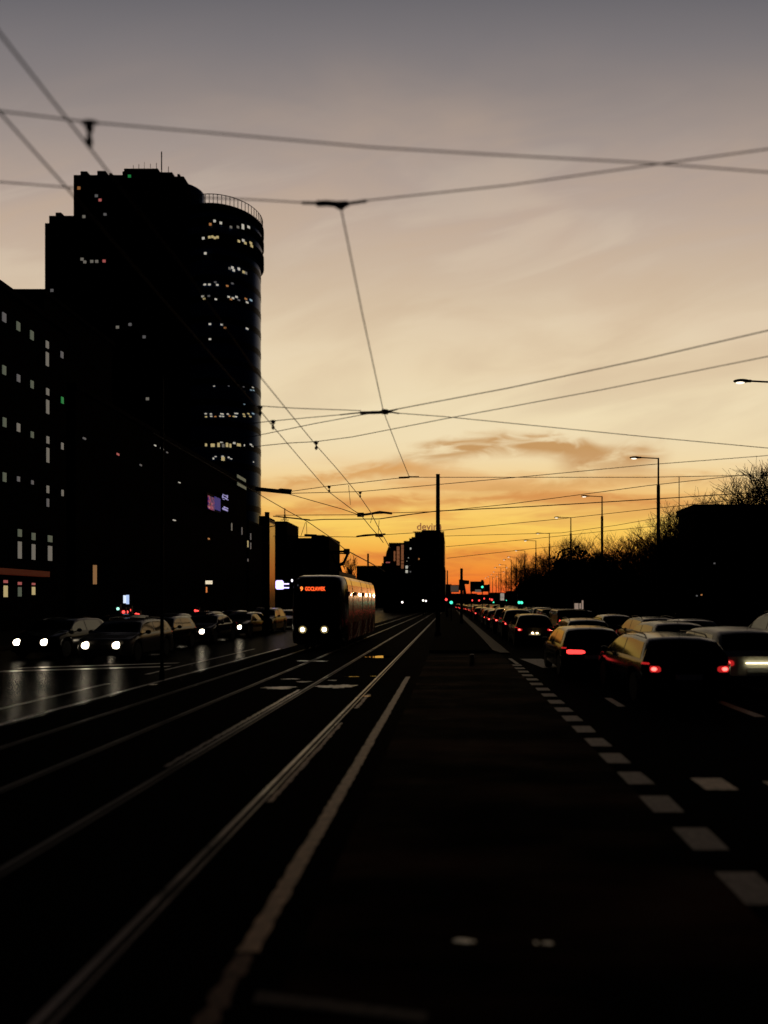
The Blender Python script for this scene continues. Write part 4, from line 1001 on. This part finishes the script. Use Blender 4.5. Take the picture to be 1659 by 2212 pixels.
for (px,py,w_,h_,c) in ((887,1185,3,4,'w'),(882.5,1205,1.5,1.5,'w'),(879,1212,1.5,1.2,'w'),(905,1207.5,2.5,3.5,'o'),(872.5+6,1225,5,6,'w'),(878.5,1234.5,5,6,'w'),(886.5,1235,3,3,'d'),(886,1222,1.2,1.2,'d')):
    front_win(b, px, py, w_, h_, 145, c)
M_SIGNT = emitm('sign_letters', (.75,.30,.12), .35); 
sg = empty('roof_sign', tuple(P(925,1150,144.5)), 'roof sign in small letters on the tall dark block, half hidden by the pole', 'sign')
MB().box(-3.2,3.4,.1,.2,.05,.2).build('frame', M_STEEL, sg)
text_mesh('letters', 'devire', M_SIGNT, 2.1, .08, sg, (.2,0,1.15), bold=.03)

# low skyline and far things at the end of the road
rr = random.Random(21)
skyl = [(700,770,1249),(828,900,1262),(955,975,1262),(972,1030,1282),(1030,1062,1284),(1060,1100,1280),(1100,1140,1276),(1135,1200,1262),(1195,1300,1268)]
for i, (a_, b_, py) in enumerate(skyl):
    Y = 215+i*14
    blk('distant_block', ['distant low block left of the poplar behind the tram','distant low block under the balconies','distant stub at the foot of the tall sign block','long distant roofline at the end of the road','distant low block beneath the gantry sign','distant low block behind the double armed lamps','distant low block left of the bare trees','distant block behind the left end of the trees','distant block hidden behind the round trees'][i], a_, b_, py, Y, 15)
facade_sign('grey_hoarding', 'pale grey hoarding just right of the tall dark block', 972.5, 991.5, 1263.5, 1279, 110, [('panel',973.5,990.5,1265,1278,mat('hoarding', (.3,.28,.26), .6, .4, emit=(.5,.36,.28), es=.10))], 'hoarding')
def signal(px, py, Y, c, label, ground=True, size=.3):
    p = P(px,py,Y); t = empty('traffic_light', (p.x,p.y,0), label, 'traffic light', 'traffic lights far down the road')
    if ground: MB().tube([(0,.1,0),(0,.1,p.z+.4)], .06, 6).build('post', M_STEEL, t)
    lam = {'g': emitm('signal_green', (.08,1,.6), 1.5), 'r': emitm('signal_red', (1,.06,.05), 2.6), 'w': emitm('signal_white', (1,.9,.8), 2.5)}[c]
    z = p.z; MB().box(-.16*size/.3,.16*size/.3,.0,.2,z-.55 if c != 'r' else z-.8,z+.55 if c == 'r' else z+.8).build('housing', M_TRIM, t)
    for k in (-1,0,1):
        pass
    MB().lathe((0,-.03,z), [(size*.5,.03),(size*.5,0),(size*.3,-.03)], 12, 'y').build('lamp', lam, t)
    MB().lathe((0,-.02,z+(.36 if c == 'g' else -.36)), [(size*.45,.02),(size*.45,0)], 12, 'y').build('unlit_lens', M_GLASS, t)
for a in ((974.7,1301.5,72,'g','bright green traffic light beside the foot of the small mast',.34),(964,1295,90,'r','red traffic light left of the bright green one',.32),
          (1121.5,1301.5,60,'g','left of the twin green lights under the trees',.26),(1126.8,1301.8,61.5,'g','right of the twin green lights under the trees',.26),
          (1042,1268,78,'g','green light high on the gantry sign',.26),(1020,1297,150,'r','left red light of the far row under the gantry',.34),(1035,1297,150,'r','second red light of the far row under the gantry',.34),
          (1046,1293,160,'r','small red light above the far cars',.3),(1057,1294,140,'r','left of two close red lights right of the gantry',.32),(1062.5,1295.5,138,'r','right of two close red lights right of the gantry',.4),
          (1066,1301,120,'g','pale green light right of the far traffic',.25),(1094,1297,120,'g','tiny green light beside the white stop sign',.16)):
    signal(*a[:5], size=a[5])
# signal mast at x~997
t = empty('signal_mast', (P(997,0,64).x,64,0), 'short thick mast with boxes on the median, right of the tall block', 'mast')
zt = P(0,1228,64).z
MB().lathe((0,0,0), [(.17,0),(.17,.3),(.13,.35),(.125,zt)], 10).build('shaft', M_STEEL, t, smooth=True)
MB().box(-.24,.15,-.2,.2,P(0,1275,64).z,P(0,1252,64).z).build('control_box', M_TRIM, t)
MB().yprism([(.15,P(0,1262,64).z),(.72,P(0,1262,64).z),(.72,P(0,1254,64).z),(.15,P(0,1253,64).z)], -.12, .12).build('signal_box', M_TRIM, t)
MB().yprism([(.15,P(0,1290,64).z),(.45,P(0,1282,64).z),(.3,P(0,1262,64).z),(.15,P(0,1262,64).z)], -.1, .1).build('bracket', M_TRIM, t)
# gantry sign
g = empty('gantry_sign', (P(1031,0,80).x,80,0), 'big dark road sign on a frame over the far traffic', 'road sign')
MB().box(P(1015.8,0,80).x-P(1031,0,80).x,P(1046,0,80).x-P(1031,0,80).x,0,.25,P(0,1278,80).z,P(0,1256,80).z).build('board', M_TRIM, g)
MB().box(P(1046.3,0,80).x-P(1031,0,80).x,P(1057.5,0,80).x-P(1031,0,80).x,.1,.3,P(0,1278,80).z,P(0,1263,80).z).build('side_board', M_TRIM, g)
MB().box(P(1026,0,80).x-P(1031,0,80).x,P(1040,0,80).x-P(1031,0,80).x,-.05,-.0,P(0,1279,80).z,P(0,1273.5,80).z).build('plate', mat('sign_plate', (.5,.45,.4), .5, .4, emit=(.5,.42,.34), es=.18), g)
for dx in (-.7,1.35): MB().tube([(dx,.2,0),(dx,.2,P(0,1262,80).z)], .08, 6).build('leg', M_STEEL, g)
# white stop sign
g = empty('stop_board', (P(1085,0,75).x,75,0), 'pale tall information board standing among the far lamps', 'sign')
pw = 4.2*75/F
MB().box(-pw,pw,-.03,.03,P(0,1297,75).z,P(0,1281.5,75).z).build('panel', mat('board_pale', (.75,.7,.65), .5, .3, emit=(.85,.72,.6), es=.32), g)
MB().box(-pw-.04,pw+.04,.035,.1,0,P(0,1281,75).z+.03).build('case', M_TRIM, g)
MB().box(-pw,pw,-.036,-.031,P(0,1290.3,75).z,P(0,1289.6,75).z).build('divider', M_TRIM, g)
# poster case behind van
g = empty('poster_case', (P(1250,0,58).x,58,0), 'small pale poster case glimpsed above the olive van', 'poster')
MB().box(-.42,.45,0,.15,0,P(0,1294,58).z).build('case', M_TRIM, g)
M_POST = mat('poster_lit', (.5,.45,.4), .5, .3, emit=(.9,.65,.5), es=.28)
MB().box(-.36,-.02,-.02,-.0,P(0,1317,58).z,P(0,1303,58).z).build('poster', M_POST, g); MB().box(.06,.2,-.02,0,P(0,1315,58).z,P(0,1303,58).z).build('poster', M_POST, g)
MB().box(.26,.4,-.02,0,P(0,1316,58).z,P(0,1297,58).z).build('poster', M_POST, g)

# right dark building
b = block('roadside_building', 'flat dark building at the right edge with bare trees above it', P(1466,0,48.2).x, P(1466,0,48.2).x+26, 45, 48.2, P(0,1104,48.2).z, parapet=.12)
for px, py, c in ((1515,1285,'o'),(1470,1287,'d'),(1543,1217,'d')):
    front_win(b, px if px > 1500 else 1505, py, 3.2, 3.2, 45, c)

# ------------------------------------------------------------------ trees
def branch(mb, p, d, L_, r, lev, rnd, up=.12, spread=.55, kids=3, segs=3, twig=.006):
    pts = [p]; rad = [r]; q = p.copy(); dd = d.copy()
    for i in range(segs):
        dd = (dd+Vector((rnd.gauss(0,.13),rnd.gauss(0,.13),rnd.gauss(0,.08)+up*.3))).normalized()
        q = q+dd*L_/segs; pts.append(q.copy()); rad.append(max(twig*.7, r*(1-.55*(i+1)/segs)))
    mb.tube(pts, rad, 5 if lev > 2 else 3, cap=False)
    if lev <= 0: return
    for i in range(kids+(1 if lev > 2 else 0)):
        t = rnd.uniform(.35,1); k = min(segs-1, int(t*segs)); bp = pts[k].lerp(pts[k+1], t*segs-k)
        a = rnd.uniform(0,2*PI); sd_ = Vector((math.cos(a),math.sin(a),rnd.uniform(-.1,.5)))
        nd = (dd*(1-spread)+sd_*spread+Vector((0,0,up))).normalized()
        branch(mb, bp, nd, L_*rnd.uniform(.55,.8), max(twig, r*.5), lev-1, rnd, up, spread, kids, segs if lev > 2 else 2, twig)
def bare_tree(hgt, seed, twig=.011, lev=5):
    rnd = random.Random(seed)
    t = bpy.data.objects.new('bare_tree', None); COL.objects.link(t)
    tr = MB(); tr.tube([(0,0,-.1),(.05,.02,hgt*.12),(-.03,.04,hgt*.25),(0,0,hgt*.4)], [.24,.19,.16,.11], 8); tr.build('trunk', M_BARK, t, smooth=True)
    mb = MB()
    for i in range(11):
        a = i*2.4; z0 = hgt*(.14+.022*i)
        branch(mb, Vector((0,0,z0)), Vector((math.cos(a)*.8,math.sin(a)*.8,.6+.05*i)).normalized(), hgt*.30, .075, lev-1, rnd, .16, .6, 3, 3, twig)
    branch(mb, Vector((0,0,hgt*.36)), Vector((0,0,1)), hgt*.32, .09, lev-1, rnd, .2, .5, 4, 3, twig)
    # scale the crown to the wanted height
    zm = max(v.z for v in mb.v); k = hgt/zm
    for v in mb.v: v.z *= k
    mb.build('crown', M_BARK, t); return t
def clump_tree(name, wx, wy, hz, n, seed, leafsz=.16, z0=.0, trunk=True):
    rnd = random.Random(seed); t = bpy.data.objects.new(name, None); COL.objects.link(t)
    MB().tube([(0,0,-.1),(0,0,hz*.6)], [.2,.08], 7).build('trunk', M_BARK, t)
    mb = MB(); lob = [(rnd.uniform(-.55,.55)*wx, rnd.uniform(-.55,.55)*wy, rnd.uniform(.25,.78)*hz, rnd.uniform(.28,.48)) for _ in range(14)]+[(0,0,hz*.45,.75),(0,0,hz*.3,.8)]
    for i in range(n):
        lx, ly, lz, lr = lob[rnd.randrange(len(lob))]
        u = Vector((rnd.gauss(0,1),rnd.gauss(0,1),rnd.gauss(0,1))).normalized()*(rnd.random()**.4)
        c = Vector((lx+u.x*lr*wx, ly+u.y*lr*wy, max(z0+.1, lz+u.z*lr*hz*.5)))
        s = leafsz*rnd.uniform(.6,1.5); a = Vector((rnd.gauss(0,1),rnd.gauss(0,1),rnd.gauss(0,1))).normalized(); b_ = a.cross(Vector((rnd.random(),rnd.random(),rnd.random()))).normalized()
        mb.add([c-a*s,c+b_*s*.6,c+a*s,c-b_*s*.6], [(0,1,2,3)])
    mb.build('crown', M_LEAF, t); return t
BT = [bare_tree(9, 31), bare_tree(9, 47), bare_tree(9, 59)]
used = [False]*3
def place_bare(i, x, y, h, label, grp='bare trees along the right pavement'):
    o = BT[i] if not used[i] else copy_tree(BT[i]); used[i] = True
    o.location = (x,y,0); s = h/9; o.scale = (s*1.1,s*1.1,s); o.rotation_euler = (0,0,(x*7+y)%6.28); tag(o, label, 'tree', grp)
tl = [(50,1408,1118,'bare tree just left of the dark building'),(56,1448,1112,'bare tree touching the left corner of the dark building'),(58,1368,1158,'bare tree between the nearest lamp and the round trees'),
      (64,1330,1152,'bare tree with orange light through it right of the round trees'),(72,1296,1146,'bare tree rising above the second nearest lamp foot'),(78,1262,1150,'bare tree over the middle of the round trees'),
      (86,1226,1158,'bare tree behind the third nearest lamp'),(96,1196,1170,'bare tree behind the fourth lamp'),(108,1166,1184,'bare tree left of the fourth lamp'),(122,1143,1190,'bare tree second from the left end of the row'),(136,1127,1200,'bare tree at the left end of the row'),
      (54,1500,1066,'bare tree at the left edge of the dark building roof'),(47,1388,1150,'thin bare tree in front of the nearest lamp'),(53,1430,1098,'tall bare tree right of the nearest lamp'),(60,1466,1085,'bare tree behind the left corner of the dark building'),(46,1640,985,'tallest bare tree behind the right end of the dark building'),(54,1545,1040,'bare tree behind the left half of the dark building roof'),(52,1590,1015,'bare tree behind the middle of the dark building roof'),(51,1625,1000,'bare tree behind the right half of the dark building roof'),(50,1680,1000,'bare tree beyond the right edge of the photo')]
for i, (Y, px, py, lb_) in enumerate(tl):
    p = P(px,py,Y); place_bare(i%3, p.x, Y, p.z, lb_)
ET = [clump_tree('evergreen_tree', 4.2, 3.0, 6.5, 5200, 5), clump_tree('evergreen_tree', 3.6, 3.0, 6.5, 4200, 9)]
eu = [False]*2
for i, (Y, px, py, lb_) in enumerate([(76,1262,1192,'round dark tree at the middle of the group under the second lamp'),(80,1215,1203,'round dark tree left of the middle one'),(70,1312,1200,'round dark tree right of the middle one'),(92,1172,1226,'low dark tree at the left of the round group'),(62,1365,1232,'low dark tree beside the nearest lamp foot'),(56,1420,1236,'low dark tree in front of the left bare trees'),(104,1146,1246,'small dark tree near the twin green lights'),(118,1130,1262,'smallest dark tree at the left end of the planting'),(52,1468,1225,'low dark tree at the left corner of the flat building')]):
    p = P(px,py,Y); o = ET[i%2] if not eu[i%2] else copy_tree(ET[i%2]); eu[i%2] = True
    o.location = (p.x,Y,0); s = p.z/5.9; o.scale = (s*.9,s*.9,s); o.rotation_euler = (0,0,i*1.3); tag(o, lb_, 'tree', 'round dark trees on the right')
# continuous hedge under them
rnd = random.Random(77); mb = MB()
for i in range(16000):
    y = 48+rnd.random()**1.3*95; x = 13.4+rnd.random()*2.2; z = rnd.random()*(2.9+.5*math.sin(y*.7))+.05; s = .16*rnd.uniform(.7,1.4)
    a_ = Vector((rnd.gauss(0,1),rnd.gauss(0,1),rnd.gauss(0,1))).normalized(); b_ = a_.cross(Vector((rnd.random(),rnd.random(),.3))).normalized(); c = Vector((x,y,z))
    mb.add([c-a_*s,c+b_*s*.6,c+a_*s,c-b_*s*.6], [(0,1,2,3)])
h = mb.build('hedge', M_LEAF); tag(h, 'long dark hedge under the trees along the right pavement', 'hedge')
# poplar by the tram
pt = bpy.data.objects.new('poplar_tree', None); COL.objects.link(pt)
rnd = random.Random(4); p = P(758,1192,84)
MB().tube([(0,0,0),(0,0,p.z*.8)], [.15,.05], 6).build('trunk', M_BARK, pt); mb = MB()
for i in range(46):
    a = rnd.uniform(0,6.28); z0 = p.z*rnd.uniform(.2,.75)
    branch(mb, Vector((0,0,z0)), Vector((math.cos(a)*.32,math.sin(a)*.32,1)).normalized(), p.z*.2, .04, 2, rnd, .3, .28, 3, 3, .018)
zm = max(v.z for v in mb.v)
for v in mb.v: v.z *= p.z/zm
mb.build('crown', M_BARK, pt); pt.location = (p.x,84,0); tag(pt, 'slim bare poplar right behind the tram pantograph', 'tree')
for i, (px, py, Y) in enumerate(((722,1240,88),(740,1238,92))):
    o = copy_tree(ET[1]); q = P(px,py,Y); o.location = (q.x,Y,0); s = q.z/5.9; o.scale = (s*.8,s*.8,s); tag(o, ['dark shrub at the left foot of the poplar','dark shrub just behind the tram roof'][i], 'tree', 'shrubs behind the tram')

# remaining small lights on the left
for i, (px, py, Y, c, lb_) in enumerate(((267,1322,44,'r','left of the blurred red lights over the oncoming cars'),(274,1322,44.5,'r','middle one of the blurred red lights over the oncoming cars'),(280,1318,45,'r','right of the three blurred red lights over the oncoming cars'),
      (294,1327,46,'r','left one of the small red pair left of the thin pole'),(299,1328,46,'r','right one of the small red pair left of the thin pole'),(255,1315,44,'g','pale green light at the upper left of the red lights'),
      (422,1319,58,'r','left one of the tiny red pair under the cream sign'),(427,1320,58,'r','right one of the tiny red pair under the cream sign'))):
    p = P(px,py,Y); t = empty('signal_lamp', (p.x,Y,0), lb_, 'traffic light', 'small signal lamps on the left')
    MB().tube([(0,.12,0),(0,.12,p.z+.3)], .04, 5).build('post', M_STEEL, t); MB().box(-.13,.13,0,.2,p.z-.45,p.z+.3).build('housing', M_TRIM, t)
    MB().lathe((0,-.03,p.z), [(.1,.03),(.1,0),(.05,-.03)], 10, 'y').build('lamp', emitm('signal_red', (1,.06,.05), 2.6) if c == 'r' else emitm('pale_green', (.4,.9,.7), 1.5), t)
# small white lamps far along the track
for i, (px, py, Y) in enumerate(((869,1301,95),(914,1297,105),(920,1298,107))):
    p = P(px,py,Y); t = empty('track_lamp', (p.x,Y,0), ['single white lamp low in the dark beyond the tram','left one of the white lamp pair at the foot of the sign block','right one of the white lamp pair at the foot of the sign block'][i], 'lamp', 'white lamps beside the far track')
    MB().tube([(0,.1,0),(0,.1,p.z)], .05, 5).build('post', M_STEEL, t); MB().ball((0,0,p.z), .13, .1, .13, 10, 6).build('lamp', emitm('track_white', (1,.85,.8), 4), t)
